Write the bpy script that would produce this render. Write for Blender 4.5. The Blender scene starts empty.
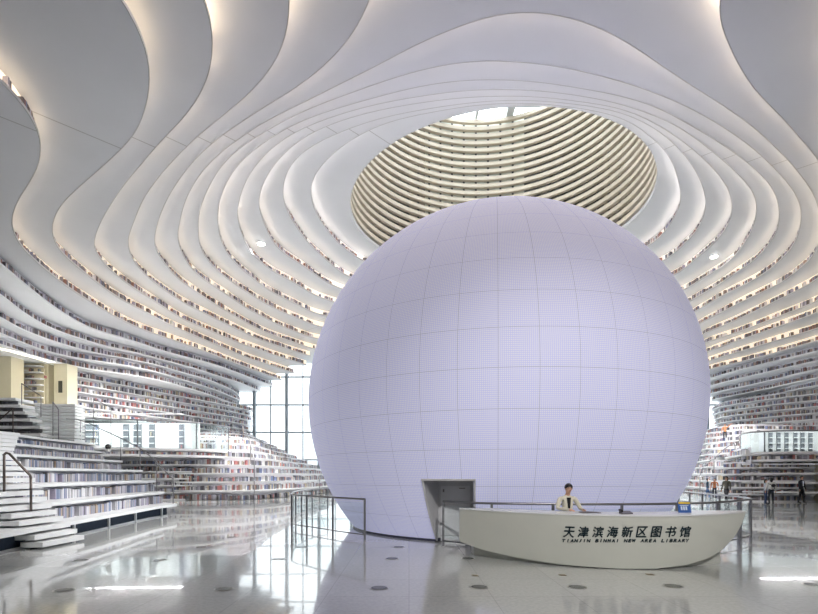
import bpy, bmesh, math, random
from math import pi, sin, cos, tan, atan2, sqrt, radians
from mathutils import Vector, Matrix
from mathutils.geometry import tessellate_polygon
random.seed(7)
S = bpy.context.scene
COL = S.collection

# ------------------------------------------------------------------ camera, sky, exposure
EYE, FPX, HX, HY = 1.75, 500.0, 409.0, 475.0
cd = bpy.data.cameras.new('camera'); cam = bpy.data.objects.new('camera', cd); COL.objects.link(cam)
cam.location = (0, 0, EYE); cam.rotation_euler = (pi/2, 0, 0)
cd.sensor_fit = 'HORIZONTAL'; cd.sensor_width = 36; cd.lens = 36*FPX/818
cd.shift_y = (HY-307)/818; cd.clip_end = 400; cd.clip_start = .05
S.camera = cam
SKY_LOW = .22
w = bpy.data.worlds.new('sky'); S.world = w; w.use_nodes = True
wn = w.node_tree; bg = wn.nodes['Background']
tc = wn.nodes.new('ShaderNodeTexCoord'); sep = wn.nodes.new('ShaderNodeSeparateXYZ')
ramp = wn.nodes.new('ShaderNodeValToRGB')
wn.links.new(tc.outputs['Generated'], sep.inputs[0]); wn.links.new(sep.outputs['Z'], ramp.inputs[0])
e_ = ramp.color_ramp.elements                     # overcast sky: bright overhead, paler at the horizon
for p_, k_ in ((0.0, SKY_LOW), (.35, SKY_LOW*1.3), (1.0, 1.0)):
    x = e_[0] if p_ == 0 else (e_[1] if p_ == 1 else e_.new(p_))
    x.position = p_; x.color = (.93*k_, .965*k_, k_, 1)
wn.links.new(ramp.outputs[0], bg.inputs['Color'])
bg.inputs['Strength'].default_value = 7.0
S.view_settings.view_transform = 'Standard'; S.view_settings.look = 'None'
S.view_settings.exposure = 0.22; S.view_settings.gamma = 1.0
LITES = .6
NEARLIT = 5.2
COVE_RISE = 1.6
COVE = 4.5          # cream cove strips behind the ceiling edges
SPHERE_GLOW = .31
LAMP = 14000         # base watts of the downlights and the added flood lamps
FRONT_OPEN = 1.2      # height of the open slot under the added front wall

# ------------------------------------------------------------------ materials
def srgb(r, g, b):
    f = lambda c: (c/255/12.92 if c/255 <= .04045 else ((c/255+.055)/1.055)**2.4)
    return (f(r), f(g), f(b), 1)
MATS = {}
def mat(name, col, rough=.5, metal=0, emit=None, es=0, spec=.5, coat=0):
    if name in MATS: return MATS[name]
    m = bpy.data.materials.new(name); m.use_nodes = True
    b = m.node_tree.nodes['Principled BSDF']
    b.inputs['Base Color'].default_value = col; b.inputs['Roughness'].default_value = rough
    b.inputs['Metallic'].default_value = metal; b.inputs['Specular IOR Level'].default_value = spec
    if coat: b.inputs['Coat Weight'].default_value = coat
    if emit: b.inputs['Emission Color'].default_value = emit; b.inputs['Emission Strength'].default_value = es
    MATS[name] = m; return m
def noisy(m, scale, amt, detail=4):
    nt = m.node_tree; b = nt.nodes['Principled BSDF']; c = tuple(b.inputs['Base Color'].default_value)
    t = nt.nodes.new('ShaderNodeTexCoord'); n = nt.nodes.new('ShaderNodeTexNoise'); r = nt.nodes.new('ShaderNodeValToRGB')
    n.inputs['Scale'].default_value = scale; n.inputs['Detail'].default_value = detail
    r.color_ramp.elements[0].position = .3; r.color_ramp.elements[1].position = .7
    r.color_ramp.elements[0].color = tuple(v*(1-amt) for v in c[:3])+(1,)
    r.color_ramp.elements[1].color = tuple(min(1, v*(1+amt)) for v in c[:3])+(1,)
    nt.links.new(t.outputs['Object'], n.inputs['Vector']); nt.links.new(n.outputs['Fac'], r.inputs[0])
    nt.links.new(r.outputs[0], b.inputs['Base Color']); return m
WHITE = noisy(mat('white_panel', (.60, .60, .615, 1), .45), .6, .015)
def seams(m):
    """panel joints running outwards from the skylight, every quarter turn"""
    nt = m.node_tree; L = nt.links; b = nt.nodes['Principled BSDF']; src = b.inputs['Base Color'].links[0].from_socket
    t = nt.nodes.new('ShaderNodeTexCoord'); sp = nt.nodes.new('ShaderNodeSeparateXYZ'); L.new(t.outputs['Object'], sp.inputs[0])
    def M(op, a, b_=None):
        n = nt.nodes.new('ShaderNodeMath'); n.operation = op
        for i, v in enumerate((a, b_)):
            if v is None: continue
            if isinstance(v, (int, float)): n.inputs[i].default_value = v
            else: L.new(v, n.inputs[i])
        return n.outputs[0]
    x = M('SUBTRACT', sp.outputs['X'], 6.18); y = M('SUBTRACT', sp.outputs['Y'], 35.56)
    r = M('SQRT', M('ADD', M('MULTIPLY', x, x), M('MULTIPLY', y, y))); th = M('ADD', M('ARCTAN2', y, x), radians(-45.5))
    d = M('MULTIPLY', M('ABSOLUTE', M('SINE', M('MULTIPLY', th, 2.0))), M('MULTIPLY', r, .5))
    k = M('LESS_THAN', d, .025); mx = nt.nodes.new('ShaderNodeMix'); mx.data_type = 'RGBA'; L.new(k, mx.inputs[0]); L.new(src, mx.inputs[6]); mx.inputs[7].default_value = (.36, .35, .34, 1)
    L.new(mx.outputs[2], b.inputs['Base Color'])
seams(WHITE)
PLAINW = noisy(mat('white_plaster', (.80, .80, .80, 1), .45), .6, .015)
EDGE = noisy(mat('edge_profile', (.42, .41, .40, 1), .5), 4, .05)
TIERW = noisy(mat('white_tier', (.85, .86, .87, 1), .4), .8, .02)
SHELFBACK = noisy(mat('shelf_back', (.78, .78, .82, 1), .5), 1, .03)
STONE = noisy(mat('white_stone', (.72, .74, .75, 1), .3), 3, .04)
CREAM = noisy(mat('cream_wall', srgb(222, 214, 186), .5), 1, .03)
STEEL = noisy(mat('brushed_steel', (.28, .28, .30, 1), .35, .8), 20, .05)
DSTEEL = noisy(mat('dark_steel', (.2, .19, .19, 1), .35, .8), 20, .05)
def cove_mat(name, t, base, warm, white):
    k = max(0, min(1, (t-24)/9))**1.4; c = tuple(a*(1-k)+b*k for a, b in zip(warm, white))+(1,)
    return mat('%s_%d' % (name, t), (.76, .74, .70, 1), emit=c, es=base*(1+COVE_RISE*k))
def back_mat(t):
    """glow added behind the tier edges to widen the cove light: brighter over the entrance side, dimmer where books stand before them"""
    m = cove_mat('glow_shelf_back', t, LITES, (1, .80, .56), (1, .93, .86))
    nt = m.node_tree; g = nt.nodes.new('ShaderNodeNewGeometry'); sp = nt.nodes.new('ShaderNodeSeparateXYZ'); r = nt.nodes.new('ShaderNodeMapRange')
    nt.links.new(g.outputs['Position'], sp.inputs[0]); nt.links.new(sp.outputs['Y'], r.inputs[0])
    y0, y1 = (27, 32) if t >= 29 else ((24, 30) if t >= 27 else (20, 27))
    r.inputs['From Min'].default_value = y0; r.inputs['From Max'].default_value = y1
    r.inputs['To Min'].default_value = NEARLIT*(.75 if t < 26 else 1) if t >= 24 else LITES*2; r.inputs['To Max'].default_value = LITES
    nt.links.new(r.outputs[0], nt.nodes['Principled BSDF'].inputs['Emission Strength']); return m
DGREY = noisy(mat('slate_panel', srgb(54, 64, 78), .8, spec=.1), 8, .1)
def glassy(name, tint, gloss):
    m = bpy.data.materials.new(name); m.use_nodes = True; nt = m.node_tree; nt.nodes.clear()
    o = nt.nodes.new('ShaderNodeOutputMaterial'); mx = nt.nodes.new('ShaderNodeMixShader')
    t = nt.nodes.new('ShaderNodeBsdfTransparent'); g = nt.nodes.new('ShaderNodeBsdfGlossy')
    t.inputs[0].default_value = tint; g.inputs['Roughness'].default_value = .02
    f = nt.nodes.new('ShaderNodeLayerWeight'); f.inputs[0].default_value = .5
    pw = nt.nodes.new('ShaderNodeMath'); pw.operation = 'POWER'; pw.inputs[1].default_value = 6
    ad = nt.nodes.new('ShaderNodeMath'); ad.operation = 'ADD'; ad.use_clamp = True; ad.inputs[1].default_value = gloss
    nt.links.new(f.outputs['Facing'], pw.inputs[0]); nt.links.new(pw.outputs[0], ad.inputs[0]); nt.links.new(ad.outputs[0], mx.inputs[0])
    nt.links.new(t.outputs[0], mx.inputs[1]); nt.links.new(g.outputs[0], mx.inputs[2]); nt.links.new(mx.outputs[0], o.inputs[0])
    return m
GLASS = glassy('clear_glass', (.95, .97, .97, 1), .02)
BGLASS = glassy('balustrade_glass', (.9, .95, .95, 1), .10)
def book_mat(name, cols, es=0):
    m = bpy.data.materials.new(name); m.use_nodes = True; nt = m.node_tree; b = nt.nodes['Principled BSDF']
    g = nt.nodes.new('ShaderNodeNewGeometry'); r = nt.nodes.new('ShaderNodeValToRGB'); r.color_ramp.interpolation = 'CONSTANT'
    e = r.color_ramp.elements
    for i, c in enumerate(cols):
        x = e[i] if i < 2 else e.new(i/len(cols))
        x.position = i/len(cols); x.color = c
    nt.links.new(g.outputs['Random Per Island'], r.inputs[0]); nt.links.new(r.outputs[0], b.inputs['Base Color'])
    b.inputs['Roughness'].default_value = .6; return m
BOOKS = book_mat('book_spines', [srgb(*c) for c in ((97, 92, 99), (185, 180, 193), (125, 112, 112), (152, 147, 165), (81, 79, 88), (214, 209, 214), (141, 101, 92), (116, 121, 147), (214, 214, 214), (97, 86, 83), (174, 152, 141), (134, 130, 138))])
BOOKS_LOW = book_mat('book_spines_low', [srgb(*c) for c in ((92, 92, 101), (185, 185, 196), (116, 112, 116), (152, 149, 163), (174, 112, 110), (214, 214, 214), (141, 112, 105), (108, 119, 152), (214, 214, 214), (86, 86, 92), (193, 180, 156), (134, 138, 143))])

# ------------------------------------------------------------------ helpers
def tag(o, label=None, cat=None, group=None, kind=None):
    if label: o['label'] = label
    if cat: o['category'] = cat
    if group: o['group'] = group
    if kind: o['kind'] = kind
    return o
def link_mesh(name, verts, faces, m, parent=None, smooth=False, loc=None):
    me = bpy.data.meshes.new(name); me.from_pydata([tuple(v) for v in verts], [], faces)
    me.validate(); me.update()
    if smooth:
        for p in me.polygons: p.use_smooth = True
    for mm in (m if isinstance(m, (list, tuple)) else [m]): me.materials.append(mm)
    o = bpy.data.objects.new(name, me); COL.objects.link(o)
    if loc: o.location = loc
    if parent: o.parent = parent
    return o
def empty(name, loc=(0, 0, 0), label=None, cat=None, group=None):
    o = bpy.data.objects.new(name, None); COL.objects.link(o); o.location = loc; o.empty_display_size = .2
    return tag(o, label, cat, group)
class MB:
    def __init__(s): s.v = []; s.f = []
    def quad(s, a, b, c, d):
        n = len(s.v); s.v += [a, b, c, d]; s.f.append((n, n+1, n+2, n+3))
    def hexa(s, p):   # p: 4 bottom, 4 top (ccw)
        n = len(s.v); s.v += p
        for q in ((3, 2, 1, 0), (4, 5, 6, 7), (0, 1, 5, 4), (1, 2, 6, 5), (2, 3, 7, 6), (3, 0, 4, 7)):
            s.f.append(tuple(n+i for i in q))
    def box(s, x0, x1, y0, y1, z0, z1):
        s.hexa([(x0, y0, z0), (x1, y0, z0), (x1, y1, z0), (x0, y1, z0), (x0, y0, z1), (x1, y0, z1), (x1, y1, z1), (x0, y1, z1)])
    def tube(s, pts, r, n=8, closed=False):
        pts = [Vector(p) for p in pts]; k = len(pts); base = len(s.v); up = Vector((0, 0, 1))
        for i, p in enumerate(pts):
            a = pts[(i-1) % k] if closed or i > 0 else p; b = pts[(i+1) % k] if closed or i < k-1 else p
            d = (b-a).normalized(); ref = up if abs(d.z) < .95 else Vector((1, 0, 0))
            u = d.cross(ref).normalized(); v = u.cross(d)
            for j in range(n):
                t = 2*pi*j/n; s.v.append(tuple(p+u*(r*cos(t))+v*(r*sin(t))))
        for i in range(k if closed else k-1):
            for j in range(n):
                a = base+i*n+j; b = base+i*n+(j+1) % n; c = base+((i+1) % k)*n+(j+1) % n; d = base+((i+1) % k)*n+j
                s.f.append((a, b, c, d))
        if not closed:
            s.f.append(tuple(base+j for j in range(n))[::-1]); s.f.append(tuple(base+(k-1)*n+j for j in range(n)))
    def disc(s, x, y, z, r, h, n=24):
        b = len(s.v)
        for zz in (z, z+h):
            for j in range(n): s.v.append((x+r*cos(2*pi*j/n), y+r*sin(2*pi*j/n), zz))
        for j in range(n): s.f.append((b+j, b+(j+1) % n, b+n+(j+1) % n, b+n+j))
        s.f.append(tuple(b+j for j in range(n))[::-1]); s.f.append(tuple(b+n+j for j in range(n)))
    def build(s, name, m, parent=None, smooth=False, loc=None): return link_mesh(name, s.v, s.f, m, parent, smooth, loc)

def PX(x, y, z):
    """pixel of a point at height z -> its place in plan"""
    Y = FPX*(z-EYE)/(HY-y); return ((x-HX)/FPX*Y, Y)
def catmull(P, closed=False, step=.35):
    P = [Vector(p).to_2d() for p in P]; out = []; n = len(P)
    for i in range(n if closed else n-1):
        if closed: a, b, c, d = P[(i-1) % n], P[i], P[(i+1) % n], P[(i+2) % n]
        else: a, b, c, d = P[max(i-1, 0)], P[i], P[i+1], P[min(i+2, n-1)]
        t0 = 0; t1 = max((b-a).length, 1e-4)**.5; t2 = t1+max((c-b).length, 1e-4)**.5; t3 = t2+max((d-c).length, 1e-4)**.5
        if a == b: a = b-(c-b)*.01; t1 = (b-a).length**.5; t2 = t1+max((c-b).length, 1e-4)**.5; t3 = t2+max((d-c).length, 1e-4)**.5
        if c == d: d = c+(c-b)*.01; t3 = t2+(d-c).length**.5
        k = max(1, int((c-b).length/step))
        for j in range(k):
            t = t1+(t2-t1)*j/k
            A1 = a*((t1-t)/(t1-t0))+b*((t-t0)/(t1-t0)); A2 = b*((t2-t)/(t2-t1))+c*((t-t1)/(t2-t1)); A3 = c*((t3-t)/(t3-t2))+d*((t-t2)/(t3-t2))
            B1 = A1*((t2-t)/(t2-t0))+A2*((t-t0)/(t2-t0)); B2 = A2*((t3-t)/(t3-t1))+A3*((t-t1)/(t3-t1))
            out.append(B1*((t2-t)/(t2-t1))+B2*((t-t1)/(t2-t1)))
    if not closed: out.append(P[-1])
    return out
def resample(P, step, closed=False):
    Q = P+[P[0]] if closed else P; L = [0]
    for i in range(1, len(Q)): L.append(L[-1]+(Q[i]-Q[i-1]).length)
    n = max(2, int(L[-1]/step)); out = []; k = 0
    for i in range(n if closed else n+1):
        d = L[-1]*i/n
        while k < len(L)-2 and L[k+1] < d: k += 1
        out.append(Q[k].lerp(Q[k+1], (d-L[k])/max(L[k+1]-L[k], 1e-9)))
    return out
def smooth(P, closed, it=6):
    for _ in range(it):
        n = len(P); Q = []
        for i in range(n):
            if not closed and i in (0, n-1): Q.append(P[i]); continue
            Q.append(P[i]*.5+(P[i-1]+P[(i+1) % n])*.25)
        P = Q
    return P
def outward(P, closed):
    n = len(P); N = []
    for i in range(n):
        a = P[(i-1) % n] if closed or i else P[i]; b = P[(i+1) % n] if closed or i < n-1 else P[i]
        d = (b-a).normalized(); N.append(Vector((d.y, -d.x)))
    return N
def offset(P, closed, d):
    N = outward(P, closed); return [p+n*d for p, n in zip(P, N)]
def plate(name, outer, hole, z0, z1, m, label):
    """horizontal slab: polygon 'outer' (list of 2D), optional closed hole; lip faces included"""
    loops = [[Vector((p[0], p[1], 0)) for p in outer]]
    if hole: loops.append([Vector((p[0], p[1], 0)) for p in hole])
    tris = tessellate_polygon(loops); flat = [v for l in loops for v in l]; n = len(flat)
    V = [(v.x, v.y, z0) for v in flat]+[(v.x, v.y, z1) for v in flat]; F = []
    for t in tris:
        a, b, c = (flat[i] for i in t)
        if (b-a).cross(c-a).z < 0: t = (t[0], t[2], t[1])
        F.append((t[0], t[2], t[1])); F.append((t[0]+n, t[1]+n, t[2]+n))
    s = 0
    for l in loops:
        k = len(l)
        for i in range(k): F.append((s+i, s+(i+1) % k, s+(i+1) % k+n, s+i+n))
        s += k
    o = link_mesh(name, V, F, m); return tag(o, label, kind='structure')
def strip(mb, P, closed, d0, d1, z):
    A = offset(P, closed, d0); B = offset(P, closed, d1); n = len(P)
    for i in range(n if closed else n-1):
        j = (i+1) % n; mb.quad((A[i].x, A[i].y, z), (A[j].x, A[j].y, z), (B[j].x, B[j].y, z), (B[i].x, B[i].y, z))
def wallstrip(mb, P, closed, d, z0, z1):
    A = offset(P, closed, d); n = len(P)
    for i in range(n if closed else n-1):
        j = (i+1) % n; mb.quad((A[i].x, A[i].y, z0), (A[j].x, A[j].y, z0), (A[j].x, A[j].y, z1), (A[i].x, A[i].y, z1))
def book_row(mb, P, closed, z, hmax, d0, d1, wmin, wmax, keep, fill=.75):
    """rows of upright books along a line, in groups with gaps"""
    if closed: P = P+[P[0]]
    L = [0]
    for i in range(1, len(P)): L.append(L[-1]+(P[i]-P[i-1]).length)
    s = random.uniform(0, 1); k = 0; grp = 0
    while s < L[-1]-.5:
        if grp <= 0:
            s += random.uniform(.1, 1.0)*(1-fill)*2.4; grp = random.randint(3, 16); hb = random.uniform(.62, .95)
        wd = random.uniform(wmin, wmax)
        while k < len(L)-2 and L[k+1] < s: k += 1
        a, b = P[k], P[k+1]; d = (b-a).normalized(); n = Vector((d.y, -d.x))
        p = a+d*(s-L[k]); q = p+d*(wd*.93)
        if keep(p):
            h = hmax*min(1, hb*random.uniform(.85, 1.1)); i0, i1 = p+n*d0, q+n*d0; o1, o0 = q+n*d1, p+n*d1
            mb.hexa([(o0.x, o0.y, z), (o1.x, o1.y, z), (i1.x, i1.y, z), (i0.x, i0.y, z), (o0.x, o0.y, z+h), (o1.x, o1.y, z+h), (i1.x, i1.y, z+h), (i0.x, i0.y, z+h)])
        s += wd; grp -= 1
        if random.random() < .04: grp = 0

# ------------------------------------------------------------------ floor
def floor_material():
    m = mat('polished_floor', srgb(186, 189, 186), .06, spec=.5); nt = m.node_tree; b = nt.nodes['Principled BSDF']
    t = nt.nodes.new('ShaderNodeTexCoord'); br = nt.nodes.new('ShaderNodeTexBrick'); n = nt.nodes.new('ShaderNodeTexNoise')
    br.offset = 0; br.inputs['Scale'].default_value = 1.0; br.inputs['Brick Width'].default_value = 1.2; br.inputs['Row Height'].default_value = 1.2
    br.inputs['Mortar Size'].default_value = .006; br.inputs['Mortar Smooth'].default_value = .2
    br.inputs['Color1'].default_value = (.57, .585, .58, 1); br.inputs['Color2'].default_value = (.54, .555, .55, 1); br.inputs['Mortar'].default_value = (.44, .45, .45, 1)
    n.inputs['Scale'].default_value = 18; n.inputs['Detail'].default_value = 6
    mx = nt.nodes.new('ShaderNodeMix'); mx.data_type = 'RGBA'; mx.blend_type = 'OVERLAY'; mx.inputs[0].default_value = .25
    nt.links.new(t.outputs['Object'], br.inputs['Vector']); nt.links.new(t.outputs['Object'], n.inputs['Vector'])
    nt.links.new(br.outputs['Color'], mx.inputs[6]); nt.links.new(n.outputs['Fac'], mx.inputs[7]); nt.links.new(mx.outputs[2], b.inputs['Base Color'])
    b.inputs['Coat Weight'].default_value = .6; b.inputs['Coat Roughness'].default_value = .02; b.inputs['Roughness'].default_value = .12
    n2 = nt.nodes.new('ShaderNodeTexNoise'); n2.inputs['Scale'].default_value = .9; bp = nt.nodes.new('ShaderNodeBump'); bp.inputs['Strength'].default_value = .02; bp.inputs['Distance'].default_value = .05
    nt.links.new(t.outputs['Object'], n2.inputs['Vector']); nt.links.new(n2.outputs['Fac'], bp.inputs['Height']); nt.links.new(bp.outputs[0], b.inputs['Coat Normal'])
    return m
mb = MB(); mb.box(-54, 64, -26, 64, -.3, 0)
tag(mb.build('floor', floor_material()), 'pale grey polished stone floor', kind='structure')

# ------------------------------------------------------------------ the stacked contour tiers of the ceiling
TP = .6                                    # rise of one tier
TR = {
33: 'C 361,260 347.5,250.6 334,239 322.5,223.5 313.7,207.3 311,186 319,168.5 338.7,149 358,136 381.7,124.5 397,119.6 440,111 470,106 500,103.6 540,104 580,108.5 620,117.5 644.4,132 669,156.5 680,190 680,205 674,217.6 666.5,230 647,247 P15,44.5 P6,46.8 P0,45.6',
32: 'C 347.5,276.3 328.4,261.6 312,247 302,235 291.7,219 286,209 283,194 286,174 297.6,156.7 319,142 338.7,133 358,125.4 387.6,116.6 440,107 470,103 500,100.5 540,101 580,105 620,112.4 651.8,127 673.8,144 691,164 703,188 705.6,203 704,215 696,232 681,247 664,261 P17,46 P7,48.5 P-1,47',
31: 'C 340,288.7 324,280.7 299,263 288,256.7 277.7,248 269,234.7 263,220 258.5,204 261,190 268,174 280,158 300,140 319,129.5 340,121 378,110.5 417,103.5 460,98 499,96.3 540,97 577,101.5 620,108.5 651.8,122 676,137 698,154 715,171 727.6,188 732,208 730,220 720,237 696,259 673,276 P19,47.5 P8,50 P-1,48.5',
30: 'C 320,297.7 302.7,288 288,279.4 273,272 261.6,262.5 251,252 244,239 238,220 237.8,208 245.6,182 261,159 280,142 300,129.6 343,113.5 378,104 417,97 460,91 499,89.5 540,91 577,95.5 620,104 644.4,112.4 669,122 693,137 717.8,156.5 737,173.6 752,190.7 756.4,205 754.5,222.5 747,239.6 730,261 716,271 701,279.4 685,289.7 P21,49 P8,52 P-2,50.5',
29: 'C 320,315 302.7,307.5 295,303.6 273,293 258.7,283 244,271 229,256 220.5,238 218,222 218.5,208 224,188 239.8,163 261,145 284.7,129.6 300,121.7 311.7,117 339,108 378,97 417,87 460,80.6 499,79.8 538,82 577,88 620,96 656.7,107.6 688.5,124.7 717.8,142 744.7,161 766.7,181 776.5,198 779,215 776.5,232 766,248 754,261 733,275 716,286.7 701,295 689,302 P24,50 P10,54 P0,52',
28: 'C 320,327 302.7,320.5 280.7,311.5 261.6,301.5 248.4,293 235,284.5 217.6,271 207,259 200,246 198.7,230 199.7,211.7 208.5,188 224,163 241.7,147 269,129.6 300,113 319.6,104.6 349,94 388,80 427,68.5 460,62.3 489,60.6 518.7,62 557.8,66.5 597,75.3 620,81.2 656.7,94 693,110 730,132 752,148 776.5,171 796,195.6 801,215 798,235 791,249 781.6,259.5 767,272 751,282 725,294.5 710,303 693.5,312.6 P26,51 P12,56 P0,54',
27: 'C 317,339 303,334.5 288,329 273,322.5 261.6,316 251,311 233.7,299.5 214.7,287 200,277 188,264 180,248 177.7,236 179,227 185,202 198.7,176.5 218,155 241.7,137.4 265,121.7 288.7,110 300,104.6 325,92 354.8,77 388,60.6 417,44 460,26.4 489,15.6 514.8,11.7 538,11.3 557.8,14 577,20 601,28.4 620,38.5 649,57.5 681,79.5 718,102.7 749.6,124.7 776.5,149 801,176 817,203 820,228 817,248 808,262 796,272 781.6,283 761,293 740,303 723,312 698.5,324.5 P28,52 P14,58 P2,57',
26: 'C 313,349 303,345.5 288,340.5 273,335.5 259,329.5 244,321.5 220,307.5 205.6,298.5 191,288.5 179,279.7 164.5,263.5 157,252 154.3,243.5 155,234.7 156.6,228 161.5,211.7 171.3,192 189,166.7 212.4,143 234,127.6 249.5,117 277,99.8 300,86 311.7,77 331,60.6 349,41 362.6,19.6 372.4,0 P-.6,13 P1.5,11.2 P4.3,10.5 P7.2,11.4 P8.6,13 715,0 725,36.7 737,63.6 754.5,90.5 776.5,112.5 808,148 822,166 834,190 838,220 834,252 818,279 791,294 750,314 730.6,323 703,334.5 P30,53 P16,59.5 P3,60',
25: 'U 311.5,356.5 303,354 288,349.5 273,344.5 259,339.5 244,332.5 229,325.5 205.6,314 188,305.5 170,294 154,282.5 139.6,269 130.8,256 128,243.5 130,231.7 133,225 143,200 158,178.5 171.3,163 192.8,141 216,121.7 233,108 243.7,99.8 259.3,84 275,64.5 285.7,43 290.6,21.5 291.6,0 P-2.9,11.5 P-1,8.8 P4,7 P9.5,8.8 P12,12 P13.5,15.6 P15.6,18.2 P20.6,24.2 P26,30.7 P30,35.9 818,301 781,316 739,332 705,343.5',
24: 'U 308,365.5 303,364 288,359.5 273,355 259,350 244,345 229,339 203,328 188,322 173,313.5 158.7,304 141,293 122,280 107.3,267 96.8,254 93.9,245 96,234.7 99,226 111.5,204 125,184 144.7,161 159.6,143 175,127.6 190.9,110 204.5,88 212.4,66.5 214.7,45 213,23.5 207.5,0 P-5.6,11 P-4.5,7 P0,4 P6,3 P13,5 P18,13 P22.5,22 P28,31 P31,36.2 818,312.6 781,326 747,338 708,352',
23: 'U 295,373.5 281,369 266,364 251,359.3 240,355 220,346.5 203,339.5 188,333 164.5,322.5 148,313.5 119,298.5 100,285 82,271 69,260 58.7,249.5 52.8,236 52,228 53.8,219.5 60.6,206 74,192 94,174.5 121,150 135,135 143.8,117 151,84 151.6,68.5 146.7,45 137,23.5 125,0 P-8,9 P-8.6,4 P-7,-1 P2,-4 P14,-2 P21,6 P27,17 P31,27 P33,35 818,328.7 781,339.6 747,349.8 708.7,361.6',
22: 'U 283,380.5 270,376 256,371 244,366.5 229,361 215,355.5 188,345.5 161.6,336.5 144,330.5 120,319.5 102.7,309.5 95,304.5 76,293 58.7,280.5 44,268.5 29.3,255.5 19,243.5 13,231 11.7,222 14.7,208 23.5,192 35,174.5 41.5,157 42,143 38,126 27,109 14,92 0,78 P-13.2,10 P-16,4 P-17,-3 P-10,-10 P5,-13 P20,-8 P28,5 P32,18 P35,30 P35.6,38 818,340.8 781,351.5 747,360.7 710,369.5',
21: 'L 272,386 258.7,381 240,374 220,366.7 202.7,361.6 179,355.7 158.7,350 138,343 119,337 94,330 70.4,318 44,300 23,283 0,264 P-19.8,20 P-21,13 P-27,6 P-36,2;R P44,4 P45,18 P41,30 P37.5,38 818,351.4 781,360 747,368.3 709.5,379',
20: 'L 259,391 237,382 220,377 194,368.5 173,363 154,358 138,353.5 115,348.5 102.7,346 82,339.6 58.7,332 39.6,323 22,312 0,295 P-22,22 P-23,14 P-28,7 P-37,2;R P46,4 P47,18 P43,30 P39,39 818,361 765,373 711,386',
19: 'L 247,400 235,392 220,384.7 203,378.5 181,372.6 159,366 134,360.5 115,357 95,353.5 70.4,347 51,341 29.3,333 14.7,326.4 0,317.6 P-25,26 P-25.5,17 P-30,8 P-38,2;R P48,4 P49,18 P45,30 P40.5,40 818,369.5 765,382 712,393.6',
18: 'L 250,405 235,398.5 220,392 203,386.2 181,379.5 159,373 134,367.5 114,364 94,361.3 73,358 51,353 29.3,346 14.7,340 0,333.5 P-27,27 P-28,17 P-32,8 P-39,2;R P49,4 P50,18 P46,30 P41.5,40 818,378 765,389.5 712,400.4',
17: 'L 248,410 235,404.5 220,399 203,393 181,386.5 159,380.5 134,376 114,373 88,369.5 66,365 47,360 29,355 14.7,350 0,344.7 P-27.5,27 P-29,17 P-33,8 P-40,2;R P50,4 P51,18 P47,30 P42,41 818,385.5 765,397 712,406.5',
}
def parse(spec, z):
    kind, rest = spec.split(' ', 1); pts = []
    for tok in rest.split():
        if tok[0] == 'P': a, b = tok[1:].split(','); pts.append((float(a), float(b)))
        else: a, b = tok.split(','); pts.append(PX(float(a), float(b), z))
    return kind, pts
YF = 61.0                                  # the glazed back facade
OX0, OX1, OYB = -54, 64, -26
FACY = YF+1.2
tiers = {}                                 # t -> list of (closed, polyline)
books = MB(); backing = MB()
keep_up = lambda p: p.y > 15 and p.x > -40
ORD = ['', 'lowest', 'second', 'third', 'fourth', 'fifth', 'sixth', 'seventh', 'eighth', 'ninth', 'tenth', 'eleventh', 'twelfth']
def finish(pts, z, closed, ext0=False, ext1=False):
    if ext0: pts = [(pts[0][0]+(pts[0][0]-pts[1][0])*.3, FACY)]+[p for p in pts if p[1] < FACY-.8]
    if ext1: pts = [p for p in pts if p[1] < FACY-.8]+[(pts[-1][0]+.8, FACY)]
    P = resample(catmull(pts, closed), .4, closed); return smooth(P, closed, 7)
def add_tier(t, P, closed, outer, hole, cove, n, side=''):
    z = TP*t
    lab = 'white curved ceiling layer, %s from the round skylight opening' % ORD[34-t] if t >= 22 else 'white wall shelf tier on the %s, %s below the lit ceiling layers' % (side, ORD[22-t])
    o = plate('trim_%d' % n, outer, hole, z, z+.10, WHITE if t >= 22 else TIERW, lab.replace('lowest from', 'first from').replace('lowest below', 'first below'))
    if t >= 22:
        m = MB(); strip(m, P, closed, 0, .032, z-.006); wallstrip(m, P, closed, 0, z-.006, z); wallstrip(m, P, closed, .032, z-.006, z); m.build('edge_profile', EDGE, o)
    if cove:
        m = MB(); strip(m, P, closed, .015, .075, z+.102); m.build('cove_light', cove_mat('cove_strip', t, COVE, (1, .80, .52), (1, .93, .85)), o)
        m = MB(); wallstrip(m, P, closed, .27, z+.1, z+TP); m.build('glow_back', back_mat(t), o)  # back glow is added, widening the light of the cove strips
    else: wallstrip(backing, P, closed, .3, z+.1, z+TP)
    book_row(books, P, closed, z+.1, .40, .09, .25, .07, .15, keep_up, .74 if t >= 22 else .86)
nn = 1
for t in range(33, 16, -1):
    z = TP*t
    for spec in TR[t].split(';'):
        kind, pts = parse(spec, z)
        if kind == 'C':
            P = finish(pts, z, True); rect = [(OX0, OYB), (OX1, OYB), (OX1, FACY), (OX0, FACY)]
            add_tier(t, P, True, rect, P, True, nn)
        elif kind == 'U':
            P = finish(pts, z, False, True, True)
            add_tier(t, P, False, list(P)+[(OX1, FACY), (OX1, OYB), (OX0, OYB), (OX0, FACY)], None, True, nn)
        elif kind == 'L':
            P = finish(pts, z, False, True); e = P[-1]
            add_tier(t, P, False, list(P)+[(OX0, e.y), (OX0, FACY)], None, False, nn, 'left')
        else:
            P = finish(pts, z, False, False, True); e = P[0]
            add_tier(t, P, False, list(P)+[(OX1, FACY), (OX1, e.y)], None, False, nn, 'right')
        nn += 1
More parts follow.
